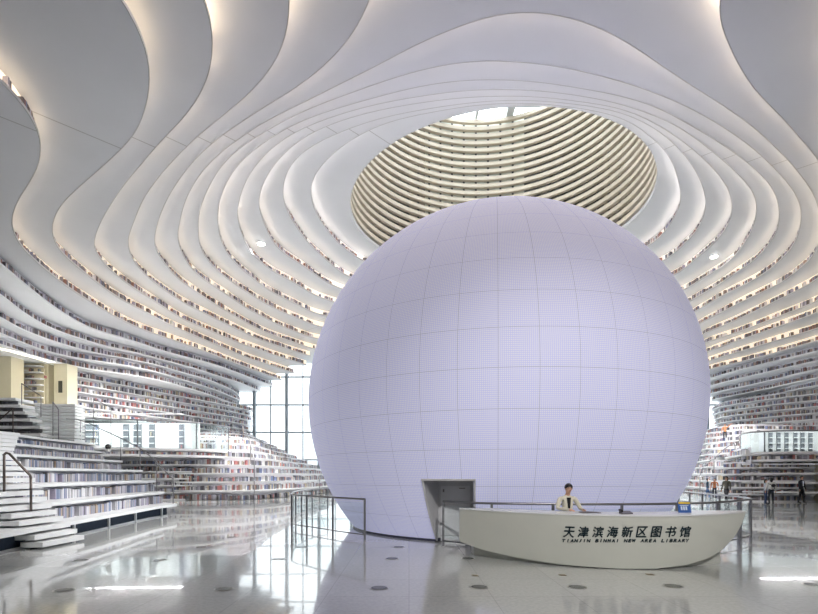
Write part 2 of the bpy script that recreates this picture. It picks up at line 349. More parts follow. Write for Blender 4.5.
# ring around the skylight
RC, RR, ZM = (6.18, 35.56), 10.28, TP*34
circ = [Vector((RC[0]+RR*cos(a), RC[1]+RR*sin(a))) for a in [2*pi*i/160 for i in range(160)]]
plate('ceiling', [(OX0, OYB), (OX1, OYB), (OX1, FACY), (OX0, FACY)], circ, ZM, ZM+.25, WHITE, 'white flat ceiling ring around the round skylight opening')

# ------------------------------------------------------------------ skylight well with its louvre rings
ZT = 34.4
def ring_band(mb, r0, r1, z0, z1, n=144):
    for i in range(n):
        a, b = 2*pi*i/n, 2*pi*(i+1)/n
        p = lambda r, t, z: (RC[0]+r*cos(t), RC[1]+r*sin(t), z)
        mb.quad(p(r0, a, z0), p(r0, a, z1), p(r0, b, z1), p(r0, b, z0)); mb.quad(p(r1, a, z0), p(r1, b, z0), p(r1, b, z1), p(r1, a, z1))
        mb.quad(p(r0, a, z1), p(r1, a, z1), p(r1, b, z1), p(r0, b, z1)); mb.quad(p(r0, a, z0), p(r0, b, z0), p(r1, b, z0), p(r1, a, z0))
well = empty('skylight_well', (RC[0], RC[1], ZM+.25), 'round skylight well lined with cream horizontal louvre rings above the sphere', 'skylight')
LOUV = noisy(mat('cream_louvre', srgb(216, 205, 188), .5), 2, .03)
def to_local(mb, o): mb.v = [(x-o.location.x, y-o.location.y, z-o.location.z) for x, y, z in mb.v]; return mb
zl = ZM+.55
while zl < ZT-.2:
    m = MB(); ring_band(m, RR+.02, RR+.34, zl, zl+.30); to_local(m, well).build('louvre_ring', LOUV, well); zl += .655
m = MB()
for i in range(60):
    a = 2*pi*i/60; c, s_ = cos(a), sin(a)
    x, y = RC[0]+(RR+.42)*c, RC[1]+(RR+.42)*s_; d = .08
    m.box(x-d, x+d, y-d, y+d, ZM+.26, ZT)
to_local(m, well).build('upright', mat('louvre_upright', srgb(70, 72, 74), .5), well)
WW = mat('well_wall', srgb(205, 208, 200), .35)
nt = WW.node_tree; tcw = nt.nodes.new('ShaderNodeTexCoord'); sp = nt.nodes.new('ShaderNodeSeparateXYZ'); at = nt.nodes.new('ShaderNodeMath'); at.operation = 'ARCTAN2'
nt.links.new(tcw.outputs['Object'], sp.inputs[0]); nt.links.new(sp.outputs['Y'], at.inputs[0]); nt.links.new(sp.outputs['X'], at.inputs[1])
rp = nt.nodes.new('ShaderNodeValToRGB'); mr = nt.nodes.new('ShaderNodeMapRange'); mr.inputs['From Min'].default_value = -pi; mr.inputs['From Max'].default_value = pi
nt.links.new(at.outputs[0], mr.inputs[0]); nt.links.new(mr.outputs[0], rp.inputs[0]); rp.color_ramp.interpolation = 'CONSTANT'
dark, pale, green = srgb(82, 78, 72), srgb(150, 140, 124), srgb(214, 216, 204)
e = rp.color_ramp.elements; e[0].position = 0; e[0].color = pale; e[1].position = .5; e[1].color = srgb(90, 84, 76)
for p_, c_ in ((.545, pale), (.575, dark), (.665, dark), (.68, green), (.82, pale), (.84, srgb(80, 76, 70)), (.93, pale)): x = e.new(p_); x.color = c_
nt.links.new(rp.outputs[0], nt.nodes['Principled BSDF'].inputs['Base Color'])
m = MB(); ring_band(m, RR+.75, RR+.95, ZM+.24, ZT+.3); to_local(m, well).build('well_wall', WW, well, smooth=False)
wf = MB()
for k in range(-3, 4):
    x = RC[0]+k*3.0; h = sqrt(max(.1, (RR+.8)**2-(k*3.0)**2)); wf.box(x-.12-(.2 if k % 2 else 0), x+.12+(.2 if k % 2 else 0), RC[1]-h, RC[1]+h, ZT+.1, ZT+.5)
    y = RC[1]+k*3.0; wf.box(RC[0]-h, RC[0]+h, y-.1, y+.1, ZT+.15, ZT+.45)
for r in (5.0, 8.6): ring_band(wf, r, r+.25, ZT+.1, ZT+.4)
wo = tag(wf.build('window_2', mat('skylight_frame', srgb(190, 198, 204), .4)), 'pale frame of the round skylight at the top of the louvre well', kind='structure')
m = MB(); m.disc(RC[0], RC[1], ZT+.5, RR+.9, .02, 64); m.build('pane', GLASS, wo)
rf = [(RC[0]+(RR+.9)*cos(a), RC[1]+(RR+.9)*sin(a)) for a in [2*pi*i/64 for i in range(64)]]

# ------------------------------------------------------------------ glazed back facade
FR = noisy(mat('facade_frame', srgb(150, 162, 172), .4), 2, .05)
m = MB(); xs = []; k = 0; x = -34.6
while x < 44:
    wd = .16 if k % 2 == 0 else .06; dp = .3 if k % 2 == 0 else .12
    m.box(x-wd, x+wd, YF-dp, YF+dp, 0, 17.5); xs.append(x); x += 1.97; k += 1
for z in (.3, 3.6, 6.95, 10.3, 13.7, 17.2): m.box(-34.6, 44, YF-.1, YF+.1, z-.09, z+.09)
f1 = tag(m.build('window_1', FR), 'tall glazed back facade with slate-blue mullions behind the stairs', kind='structure')
m = MB(); m.box(-34.6, 44, YF-.012, YF+.012, .2, 17.4); m.build('pane', GLASS, f1)
m = MB(); m.box(OX0, -34.6, YF-.2, YF+.2, 0, 20); m.box(44, OX1, YF-.2, YF+.2, 0, 20); m.box(OX0, OX1, YF+.2, YF+.5, 17.5, 26)
tag(m.build('wall_back', PLAINW), 'white wall around the glazed back facade', kind='structure')

DARKWALL = noisy(mat('added_dark_wall', (.16, .16, .17, 1), .6), .5, .05)  # for walls added out of view, dark to limit light on the near ceiling
m = MB(); m.box(-40, 50, OYB, 4.5, .001, .012); tag(m.build('trim_0', noisy(mat('bounce_blocker', (.05, .05, .055, 1), .9), 30, .2)), 'dark sheet added on the unseen floor behind the visitor', kind='structure')  # dark sheet added out of view to cut floor bounce onto the ceiling
m = MB(); m.box(OX0, OX1, OYB-.4, OYB, FRONT_OPEN, 21); tag(m.build('added_front_wall', DARKWALL), 'dark wall added behind the visitor to hold back daylight', kind='structure')
m = MB(); m.box(OX0-.4, OX0, OYB, FACY, 0, 21); tag(m.build('wall_left', DARKWALL), 'dark outer wall added on the left to shut out daylight', kind='structure')
m = MB(); m.box(OX1, OX1+.4, OYB, FACY, 0, 21); tag(m.build('wall_right', DARKWALL), 'dark outer wall added on the right to shut out daylight', kind='structure')

# ------------------------------------------------------------------ lower wall tiers and the wide steps under them
def low_tier(t, pts, side, n, lab, bk=(.84, .42), ext='L', depth=3.2, back=.3, bo=.06):
    z = TP*t; P = smooth(resample(catmull(pts), .35), False, 8)[::-1]
    Q = offset(P, False, depth)
    m = MB()
    for i in range(len(P)-1):
        a, b, c, d = P[i], P[i+1], Q[i+1], Q[i]
        z0, z1 = z, z+.10
        m.hexa([(a.x, a.y, z0), (b.x, b.y, z0), (c.x, c.y, z0), (d.x, d.y, z0), (a.x, a.y, z1), (b.x, b.y, z1), (c.x, c.y, z1), (d.x, d.y, z1)])
    tag(m.build('trim_%d' % n, TIERW), lab, kind='structure')
    wallstrip(backing, P, False, back, z+.1, z+TP)
    book_row(lowbooks, P, False, z+.1, bk[1], bo, bo+.2, .07, .15, (lambda p: p.y > 39.8) if side == 'left' and t > 10 else (lambda p: True), bk[0])
    return P
lowbooks = MB()
LB = {}
for t in range(16, 10, -1):      # near vertical book walls over the two balconies
    z = TP*t; d = (16-t)*.02
    LB[t] = low_tier(t, [(-37, 33.5), (-32, 35.5), (-27.3-d, 39.3), (-25.2-d, 44), (-23-d, 50), (-20.8-d, 56), (-19.3-d, FACY)], 'left', nn,
        'white book shelf tier on the far left wall, %s above the balcony' % ORD[t-10].replace('lowest', 'first')); nn += 1
    low_tier(t, [(37.5+.3*(16-t)*.3, FACY), (36+.12*(16-t), 57.5), (37.6+.2*(16-t), 52), (39.5+.25*(16-t), 48.6), (44, 44), (52, 38)], 'right', nn,
        'white book shelf tier on the far right wall, %s above the balcony' % ORD[t-10].replace('lowest', 'first')); nn += 1
def left_step(t):
    k = t-1
    if t == 6: head = [(-18, 37.0), (-15, 36.9)]
    elif t <= 5: head = [(-17.5, 34.9+.02*k), (-14+.1*-k, 34.3+.12*k)]
    elif t == 7: return [(-26, 41), (-20, 40.8), (-16, 40.6), (-13.6, 40.4), (-12.9, 41.6), (-13.3, 45), (-13.9, 50), (-14.4, 56), (-14.7, FACY)]
    elif t == 8: return [(-28, 44.5), (-20, 45), (-17, 46), (-15.6, 48), (-15.15, 50), (-15.6, 56), (-16, FACY)]
    elif t == 9: return [(-28, 48), (-21, 49), (-18, 50), (-16.6, 51.4), (-16.5, 53.5), (-16.9, 57), (-17.2, FACY)]
    else: return [(-27, 52.6), (-20.5, 53.5), (-18.6, 54.5), (-18, 56), (-18.2, 58), (-18.5, FACY)]
    return head+[(-11.3-.36*k, 34.6+.55*k), (-9.4-.6*k, 39+.3*k), (-8.3-.87*k, 45), (-7.8-1.05*k, 50), (-7.3-1.2*k, 56), (-7-1.28*k, FACY)]
def right_step(t):
    k = t-1; Y = 39+1.3*k
    tail = [(22.6+.3*k, 34+.9*k), (22.0, 33)] if t <= 5 else [(.66*(Y-3.5), Y-3.5), (.72*(Y-3.4), Y-3.4), (.84*(Y-2), Y-2)]
    return [(30+.6*k, FACY), (.575*(Y+6), Y+6), (.604*Y, Y), (.632*(Y-2), Y-2)]+tail
for t in range(10, 0, -1):
    low_tier(t, left_step(t), 'left', nn, 'wide white book-lined step at the far left, %s from the floor' % ORD[t].replace('lowest', 'first'), depth=4.5, back=.5, bo=.25); nn += 1
    low_tier(t, right_step(t), 'right', nn, 'wide white book-lined step at the far right, %s from the floor' % ORD[t].replace('lowest', 'first'), depth=4.5, back=.5, bo=.25); nn += 1
# ground row of books under the first step
for f in (left_step, right_step):
    P = smooth(resample(catmull(f(1)), .35), False, 8)[::-1]; wallstrip(backing, P, False, .5, 0, .6); book_row(lowbooks, P, False, 0.02, .42, .2, .45, .07, .15, lambda p: True, .85)

# balconies: slab with a book-printed fascia, glass balustrade, book wall below
def balcony(side, P, zb, zt, shelf_line, pitch, rows, glass_top):
    global nn
    P = smooth(resample(catmull(P), .4), False, 6)[::-1]; Q = offset(P, False, 12 if side == 'right' else 7)
    m = MB(); sgn = 1
    for i in range(len(P)-1):
        a, b, c, d = P[i], P[i+1], Q[i+1], Q[i]
        for z0, z1, o in ((zb, zb+.14, 0), (zt-.16, zt, 0), (zb+.14, zt-.16, .3)):
            A = a.lerp(d, o/7); B = b.lerp(c, o/7)
            m.hexa([(A.x, A.y, z0), (B.x, B.y, z0), (c.x, c.y, z0), (d.x, d.y, z0), (A.x, A.y, z1), (B.x, B.y, z1), (c.x, c.y, z1), (d.x, d.y, z1)])
    tag(m.build('trim_%d' % nn, TIERW), 'white balcony edge with a band of books on the %s' % side, kind='structure'); nn += 1
    book_row(lowbooks, P, False, zb+.14, (zt-zb)-.32, .02, .28, .07, .15, lambda p: True, .95)
    g = empty('glass_balustrade', (P[0].x, P[0].y, zt), 'clear glass balustrade along the %s balcony edge' % side, 'railing')
    mg = MB(); wallstrip(mg, P, False, .15, zt, glass_top); A = offset(P, False, .17)
    wallstrip(mg, A[::-1], False, 0, zt, glass_top)
    to_local(mg, g).build('glass_panel', BGLASS, g)
    mr_ = MB(); mr_.tube([(p.x, p.y, glass_top+.03) for p in offset(P, False, .16)], .05); to_local(mr_, g).build('top_rail', STEEL, g)
    for i in range(0, len(P), 9):
        mp = MB(); q = offset(P, False, .16)[i]; mp.box(q.x-.03, q.x+.03, q.y-.03, q.y+.03, zt, glass_top); to_local(mp, g).build('post', STEEL, g)
    # book wall under the balcony
    B = smooth(resample(catmull(shelf_line), .4), False, 4)[::-1]
    o = empty('bookcase', (B[0].x, B[0].y, 0), 'long white wall bookcase under the %s balcony' % side, 'bookcase')
    bk = MB(); wallstrip(bk, B, False, .4, 0, zb); to_local(bk, o).build('back_panel', SHELFBACK, o)
    for r in range(rows):
        m = MB(); C = offset(B, False, .42); z = pitch*r
        for i in range(len(B)-1):
            a, b, c, d = B[i], B[i+1], C[i+1], C[i]
            m.hexa([(a.x, a.y, z), (b.x, b.y, z), (c.x, c.y, z), (d.x, d.y, z), (a.x, a.y, z+.1), (b.x, b.y, z+.1), (c.x, c.y, z+.1), (d.x, d.y, z+.1)])
        to_local(m, o).build('shelf', TIERW, o)
        book_row(lowbooks, B, False, z+.1, min(pitch-.13, .32), .1, .36, .06, .13, lambda p: True, .85)
balcony('left', [(-30, 29.5), (-25, 30.3), (-20, 31.2), (-16, 32.4), (-13.6, 34.4), (-13.2, 37)], 2.95, 3.5, [(-27, 33.4), (-22, 33.9), (-17.4, 34.3), (-14.4, 35.0)], .48, 6, 5.25)
balcony('right', [(23.9, 36.5), (22.7, 34.2), (22.4, 32.8), (23.6, 32), (26, 31.6), (30, 31)], 2.62, 3.25, [(21.5, 34.8), (21.7, 33.2), (22.8, 32.5), (26.2, 32.2)], .435, 6, 4.55)
# white walls and shelf columns standing in for reflections in the balcony glass
m = MB(); m.box(-26, -14.8, 35.2, 35.4, 3.5, 5.4); tag(m.build('wall_left', PLAINW), 'white wall standing in for the bright reflection in the left balcony glass', kind='structure')
m = MB(); m.box(24.2, 31, 36.2, 36.4, 3.25, 4.9); tag(m.build('wall_right', PLAINW), 'white wall standing in for the bright reflection in the right balcony glass', kind='structure')
def reflection_column(x, y, wd, z0, z1, lab, rows):
    o = empty('bookcase', (x, y, z0), lab, 'bookcase', 'bookcase reflections built behind the balcony glass')
    m = MB(); m.box(-wd/2, wd/2, .0, .3, 0, z1-z0); m.build('back_panel', mat('reflection_dark', srgb(120, 124, 130), .6), o)
    for r in range(rows+1):
        m = MB(); z = (z1-z0-.05)*r/rows; m.box(-wd/2-.03, wd/2+.03, -.14, 0, z, z+.05); m.build('shelf', TIERW, o)
    for r in range(rows):
        z = (z1-z0-.05)*r/rows+z0+.05; book_row(lowbooks, [Vector((x-wd/2, y-.02)), Vector((x+wd/2+.5, y-.02))], False, z, (z1-z0)/rows-.1, 0, -.1, .05, .1, lambda p: p.x < x+wd/2-.1, .95)
for i, (px, wd) in enumerate(((90, 1.1), (125.5, .35), (137, .5), (151.5, .35), (181, .3))):
    reflection_column((px-HX)/FPX*35.05, 35.05, wd, 3.5, 5.35, 'bookcase reflection built behind the left balcony glass, %s from the left end' % ('first', 'second', 'third', 'fourth', 'fifth')[i], 4)
for i, px in enumerate((771, 779, 787, 796, 803, 811)):
    reflection_column((px-HX)/FPX*36.1, 36.1, .24, 3.25, 4.85, 'bookcase reflection built behind the right balcony glass, %s from the sphere' % ('first', 'second', 'third', 'fourth', 'fifth', 'sixth')[i], 4)

for x, y, z, sx, pw in ((-20.4, 34.0, 5.9, 10, 260), (27.4, 34.6, 5.4, 6, 200)):     # flat lamps added to brighten the walls behind the balcony glass
    o = empty('ceiling_panel', (x, y, z), 'added flat lamp %s the %s balcony' % ('over the glass of' if z > 4 else 'under', 'left' if x < 0 else 'right'), 'ceiling light')
    m = MB(); m.box(-sx/2, sx/2, -.2, .2, .005, .02); m.build('housing', PLAINW, o)
    l = bpy.data.lights.new('lamp', 'AREA'); l.shape = 'RECTANGLE'; l.size = sx; l.size_y = .5; l.energy = pw; lo = bpy.data.objects.new('lamp', l); COL.objects.link(lo); lo.location = (x, y, z)

# ------------------------------------------------------------------ alcove at the far left with cream piers
m = MB(); m.box(-54, -26.6, 30, 42, 6.35, 6.6); tag(m.build('trim_%d' % nn, TIERW), 'white floor slab of the cream alcove at far left', kind='structure'); nn += 1
def pier(x0, x1, Y, lab):
    a, b = (x0-HX)/FPX*Y, (x1-HX)/FPX*Y
    o = empty('pillar', ((a+b)/2, Y+.6, 6.6), lab, 'pillar'); h = (b-a)/2
    m = MB(); m.box(-h, h, -.6, .6, 0, 3.62); m.build('shaft', CREAM, o)
    m = MB(); m.box(-h*.95, -h*.3, -.62, -.6, 1.2, 2.0) if x0 < 10 else m.box(-.15, .15, -.63, -.6, 1.4, 2.3)
    m.build('sign_plate', mat('dark_sign', srgb(70, 72, 62), .4), o)
    return o
pier(-16, 11, 35.6, 'broad cream pier at the far left edge of the alcove')
pier(54, 67, 38.0, 'cream pier with a small dark plate beside the curved shelves')
m = MB(); a, b = (41-HX)/FPX*38, (48-HX)/FPX*38; m.box(a, b, 38, 39.2, 6.6, 10.2); 
o = empty('pillar', (0, 0, 0), 'slim cream pier next to the alcove bookcase', 'pillar'); o.location = ((a+b)/2, 38.6, 6.6); to_local(m, o).build('shaft', CREAM, o)
m = MB(); m.box((48-HX)/FPX*39, (54-HX)/FPX*39, 39, 39.15, 6.6, 9.6); tag(m.build('door_1', mat('alcove_door', srgb(150, 146, 130), .4)), 'grey door between two cream piers', kind='structure')
o = empty('bookcase', ((26-HX)/FPX*37.6, 37.6, 6.6), 'white alcove bookcase between two cream piers at far left', 'bookcase'); hw = 16/FPX*37.6
m = MB(); m.box(-hw, hw, .2, .3, 0, 3.6); m.build('back_panel', CREAM, o)
for r in range(8):
    m = MB(); m.box(-hw, hw, -.2, .2, .47*r, .47*r+.07); m.build('shelf', TIERW, o)
    if r < 7: book_row(lowbooks, [Vector((o.location.x-hw, 37.5)), Vector((o.location.x+hw, 37.5))], False, 6.6+.47*r+.07, .3, 0, -.2, .06, .12, lambda p: True, .6)
m = MB()
A = [(-28, 32.9), (-27.5, 34.5), (-27.1, 37), (-26.7, 39.6)]
A = smooth(resample(catmull([(-33.5, 29.5), (-30, 31.2), (-27.9, 33.4), (-27.4, 36.4), (-27.3, 37.6)]), .4), False, 4)
strip(m, A, False, .3, .75, 10.19); m.build('trim_%d' % nn, mat('alcove_light', (1, .95, .8, 1), emit=(1, .93, .74, 1), es=3.0)); tag(bpy.data.objects['trim_%d' % nn], 'warm light strip above the alcove', kind='structure'); nn += 1

# ------------------------------------------------------------------ build the shared wall backing and the many books
tag(backing.build('wall_shelves', SHELFBACK), 'pale backs of all the book tiers', kind='structure')
tag(books.build('books', BOOKS), 'countless books lining the high ceiling tiers', 'books', kind='stuff')
tag(lowbooks.build('books', BOOKS_LOW), 'countless books lining the low walls, balconies and far steps', 'books', kind='stuff')

# ------------------------------------------------------------------ the sphere
SC, SR = Vector((3.06, 17.6, 4.165)), 6.47
def sphere_material():
    m = bpy.data.materials.new('sphere_screen'); m.use_nodes = True; nt = m.node_tree; b = nt.nodes['Principled BSDF']; L = nt.links
    tc_ = nt.nodes.new('ShaderNodeTexCoord'); n0 = nt.nodes.new('ShaderNodeVectorMath'); n0.operation = 'NORMALIZE'; sp_ = nt.nodes.new('ShaderNodeSeparateXYZ')
    L.new(tc_.outputs['Object'], n0.inputs[0]); L.new(n0.outputs[0], sp_.inputs[0])
    def M(op, a, b_=None, c=None):
        n = nt.nodes.new('ShaderNodeMath'); n.operation = op
        for i, v in enumerate((a, b_, c)):
            if v is None: continue
            if isinstance(v, (int, float)): n.inputs[i].default_value = v
            else: L.new(v, n.inputs[i])
        return n.outputs[0]
    lon = M('ARCTAN2', sp_.outputs['Y'], sp_.outputs['X']); lat = M('ARCSINE', sp_.outputs['Z'])
    st = radians(360/44); off = radians(-90-9.86+.43)
    def line(v, step, width):
        f = M('FRACT', M('DIVIDE', v, step)); d = M('MINIMUM', f, M('SUBTRACT', 1.0, f)); return M('LESS_THAN', d, width)
    lo = M('ADD', M('SUBTRACT', lon, off), 44*st)
    coslat = M('MAXIMUM', M('COSINE', lat), .12)
    fl = M('FRACT', M('DIVIDE', lo, st)); dl = M('MULTIPLY', M('MINIMUM', fl, M('SUBTRACT', 1.0, fl)), coslat)
    g1 = M('LESS_THAN', dl, .011); la = M('ADD', lat, 20*st); g2 = line(la, st, .011)
    grid = M('MAXIMUM', g1, g2)
    fine = M('MAXIMUM', line(lo, st/20, .2), line(la, st/20, .2))
    stripe = M('FRACT', M('DIVIDE', lo, st/5)); 
    nz = nt.nodes.new('ShaderNodeTexNoise'); nz.inputs['Scale'].default_value = 3; L.new(n0.outputs[0], nz.inputs['Vector'])
    c1 = nt.nodes.new('ShaderNodeMix'); c1.data_type = 'RGBA'; c1.inputs[6].default_value = SPHERE_PALE; c1.inputs[7].default_value = SPHERE_FINE; L.new(fine, c1.inputs[0])
    c2 = nt.nodes.new('ShaderNodeMix'); c2.data_type = 'RGBA'; L.new(grid, c2.inputs[0]); L.new(c1.outputs[2], c2.inputs[6]); c2.inputs[7].default_value = SPHERE_JOINT
    L.new(c2.outputs[2], b.inputs['Base Color']); L.new(c2.outputs[2], b.inputs['Emission Color'])
    b.inputs['Emission Strength'].default_value = SPHERE_GLOW; b.inputs['Roughness'].default_value = .6; b.inputs['Specular IOR Level'].default_value = .3
    return m
SPHERE_PALE, SPHERE_FINE, SPHERE_JOINT = (.68, .69, .86, 1), (.53, .54, .77, 1), (.44, .45, .58, 1)
SPM = sphere_material()
base_z = -SC.z
sph = empty('spherical_auditorium', (SC.x, SC.y, 0), 'giant luminous pale lilac gridded sphere in the middle of the hall', 'sphere')
bm = bmesh.new(); bmesh.ops.create_uvsphere(bm, u_segments=176, v_segments=132, radius=SR)
bmesh.ops.bisect_plane(bm, geom=bm.verts[:]+bm.edges[:]+bm.faces[:], plane_co=(0, 0, base_z+.02), plane_no=(0, 0, 1), clear_inner=True)
# doorway opening
def in_door(c):
    x, y, z = c.x+SC.x, c.y+SC.y, c.z+SC.z
    if z > 1.62 or y > SC.y: return False
    return .33+.43*(y-12.25)/.95 < x < 1.53+.12*(y-11.85)
for co, no in (((0, 0, 1.62-SC.z), (0, 0, 1)),): bmesh.ops.bisect_plane(bm, geom=bm.verts[:]+bm.edges[:]+bm.faces[:], plane_co=co, plane_no=no)
for x0, y0_, x1, y1_ in ((.33, 12.25, .76, 13.2), (1.53, 11.85, 1.65, 12.85)):
    p0 = Vector((x0-SC.x, y0_-SC.y, 0)); p1 = Vector((x1-SC.x, y1_-SC.y, 0)); d = (p1-p0).normalized()
    bmesh.ops.bisect_plane(bm, geom=bm.verts[:]+bm.edges[:]+bm.faces[:], plane_co=p0, plane_no=(d.y, -d.x, 0))
bmesh.ops.delete(bm, geom=[f for f in bm.faces if in_door(f.calc_center_median())], context='FACES')
me = bpy.data.meshes.new('screen_shell'); bm.to_mesh(me); bm.free(); me.materials.append(SPM)
for p in me.polygons: p.use_smooth = True
so = bpy.data.objects.new('screen_shell', me); COL.objects.link(so); so.parent = sph; so.location = (0, 0, SC.z)
rb = sqrt(SR**2-SC.z**2)
m = MB(); N = 120
for i in range(N):
    a, b = 2*pi*i/N, 2*pi*(i+1)/N
    am = (a+b)/2; xx = SC.x+rb*cos(am)
    if sin(am) < 0 and .7 < xx < 1.7: continue
    m.hexa([((rb-.1)*cos(a), (rb-.1)*sin(a), 0), ((rb+.05)*cos(a), (rb+.05)*sin(a), 0), ((rb+.05)*cos(b), (rb+.05)*sin(b), 0), ((rb-.1)*cos(b), (rb-.1)*sin(b), 0),
            ((rb-.1)*cos(a), (rb-.1)*sin(a), .09), ((rb+.05)*cos(a), (rb+.05)*sin(a), .09), ((rb+.05)*cos(b), (rb+.05)*sin(b), .09), ((rb-.1)*cos(b), (rb-.1)*sin(b), .09)])
tag(m.build('base_ring', noisy(mat('dark_base', (.03, .03, .06, 1), .4), 5, .1), sph), 'dark ring at the foot of the sphere')
JAMB = noisy(mat('door_jamb', srgb(205, 205, 208), .45), 3, .04); DOOR = noisy(mat('grey_door', srgb(226, 226, 230), .45), 3, .03)
m = MB(); lc = lambda x, y, z: (x-SC.x, y-SC.y, z)
def slabq(a, b, z0, z1, th):    # upright jamb between two plan points
    d = Vector((b[0]-a[0], b[1]-a[1])).normalized(); n = Vector((d.y, -d.x))*th
    m.hexa([lc(a[0], a[1], z0), lc(b[0], b[1], z0), lc(b[0]+n.x, b[1]+n.y, z0), lc(a[0]+n.x, a[1]+n.y, z0), lc(a[0], a[1], z1), lc(b[0], b[1], z1), lc(b[0]+n.x, b[1]+n.y, z1), lc(a[0]+n.x, a[1]+n.y, z1)])
# splayed jambs follow the sphere's overhang: front edge slopes with it
def sy(x, z): return SC.y-sqrt(SR**2-(z-SC.z)**2-(x-SC.x)**2)
for x0, y0_, x1, y1_, sg in ((.33, 12.25, .76, 13.2, -1), (1.53, 11.85, 1.65, 12.85, 1)):
    jx = lambda y: x0+(x1-x0)*(y-y0_)/(y1_-y0_)
    ft = []
    for z in (0.02, .4, .8, 1.2, 1.66):
        y = 12.4
        for _ in range(12): y = sy(jx(y), z)
        ft.append((jx(y), y-.03, z))
    yb = 13.3
    for (ax, ay, az), (bx, by, bz) in zip(ft, ft[1:]):
        o_ = .05*sg
        m.hexa([lc(ax, ay, az), lc(jx(yb), yb, az), lc(jx(yb)+o_, yb, az), lc(ax+o_, ay, az), lc(bx, by, bz), lc(jx(yb), yb, bz), lc(jx(yb)+o_, yb, bz), lc(bx+o_, by, bz)])
m.hexa([lc(.29, 12.24, 1.61), lc(1.57, 11.78, 1.61), lc(1.76, 13.3, 1.61), lc(.76, 13.3, 1.61), lc(.29, 12.24, 1.66), lc(1.57, 11.78, 1.66), lc(1.76, 13.3, 1.66), lc(.76, 13.3, 1.66)])
dw = m.build('doorway', JAMB, sph); tag(dw, 'grey splayed doorway')
m = MB(); m.box(*[v for v in (.7-SC.x, 1.75-SC.x, 13.24-SC.y, 13.29-SC.y)], 0, 1.62); m.build('door', JAMB, dw)
m = MB(); m.box(.84-SC.x, 1.62-SC.x, 13.20-SC.y, 13.24-SC.y, .16, 1.46); m.box(.84-SC.x, 1.62-SC.x, 13.20-SC.y, 13.24-SC.y, .02, .12); m.build('door_leaf', DOOR, dw)
for nm_, bx_ in (('handle', (.89, .93, 13.15, .85, .93)), ('lock', (.89, .93, 13.15, 1.3, 1.38)), ('door_closer', (1.32, 1.48, 13.17, 1.39, 1.41))):
    m = MB(); m.box(bx_[0]-SC.x, bx_[1]-SC.x, bx_[2]-SC.y, 13.20-SC.y, bx_[3], bx_[4]); m.build(nm_, DSTEEL, dw)

# ------------------------------------------------------------------ reception desk
def quad3(x, P):
    (x0, y0), (x1, y1), (x2, y2) = P
    return y0*(x-x1)*(x-x2)/((x0-x1)*(x0-x2))+y1*(x-x0)*(x-x2)/((x1-x0)*(x1-x2))+y2*(x-x0)*(x-x1)/((x2-x0)*(x2-x1))
DX0, DX1 = 1.11, 6.80
dtop = lambda x: quad3(x, ((1.11, 10.9), (3.83, 9.08), (6.8, 10.1)))
ZBOT = [(1.11, .30), (1.25, .25), (1.6, .165), (2.3, .075), (3.0, .03), (3.9, .012), (4.6, .02), (5.2, .07), (5.7, .17), (6.1, .32), (6.45, .56), (6.68, .8), (6.8, .985)]
def zbot(x):
    for (a, za), (b, zb_) in zip(ZBOT, ZBOT[1:]):
        if x <= b: return za+(zb_-za)*(x-a)/(b-a)
    return ZBOT[-1][1]
def dfront(x, z): return dtop(x)+.22*max(0, 1-z)**1.6*(1 if x > 2 else .5+.5*(x-DX0)/(.89))
def ddepth(x): return .12+.68*min(1, (x-DX0)/.7, (DX1-x)/.9)
desk = empty('reception_desk', (3.9, 9.5, 0), 'white boat-shaped reception desk with raised dark lettering in front of the sphere', 'desk')
m = MB(); NX, NZ = 90, 12; idx = {}
for i in range(NX+1):
    x = DX0+(DX1-DX0)*i/NX; zb_ = zbot(x)
    for j in range(NZ+1):
        z = zb_+(1.0-zb_)*j/NZ
        idx[i, j, 0] = len(m.v); m.v.append((x, dfront(x, z), z)); idx[i, j, 1] = len(m.v); m.v.append((x, dtop(x)+ddepth(x), z))
for i in range(NX):
    for j in range(NZ):
        m.f.append((idx[i, j, 0], idx[i+1, j, 0], idx[i+1, j+1, 0], idx[i, j+1, 0])); m.f.append((idx[i+1, j, 1], idx[i, j, 1], idx[i, j+1, 1], idx[i+1, j+1, 1]))
    m.f.append((idx[i, 0, 1], idx[i+1, 0, 1], idx[i+1, 0, 0], idx[i, 0, 0])); m.f.append((idx[i, NZ, 0], idx[i+1, NZ, 0], idx[i+1, NZ, 1], idx[i, NZ, 1]))
for i in (0, NX):
    for j in range(NZ): m.f.append((idx[i, j, 0], idx[i, j+1, 0], idx[i, j+1, 1], idx[i, j, 1]))
HULL = noisy(mat('desk_white', srgb(206, 208, 200), .35), 2, .015)
hull = to_local(m, desk).build('hull', HULL, desk)
m = MB()
for i in range(NX):
    x0 = DX0-.015+(DX1+.02-DX0)*i/NX; x1 = DX0-.015+(DX1+.02-DX0)*(i+1)/NX
    c0, c1 = min(max(x0, DX0), DX1), min(max(x1, DX0), DX1)
    a, b = (x0, dtop(c0)-.015), (x1, dtop(c1)-.015); c, d = (x1, dtop(c1)+ddepth(c1)+.02), (x0, dtop(c0)+ddepth(c0)+.02)
    m.hexa([(*a, 1.0), (*b, 1.0), (*c, 1.0), (*d, 1.0), (*a, 1.025), (*b, 1.025), (*c, 1.025), (*d, 1.025)])
to_local(m, desk).build('counter_top', mat('counter_white', srgb(236, 238, 240), .25), desk)
m = MB(); pl = [(1.42, 10.55)]
xs_ = [1.42+(6.25-1.42)*i/40 for i in range(41)]
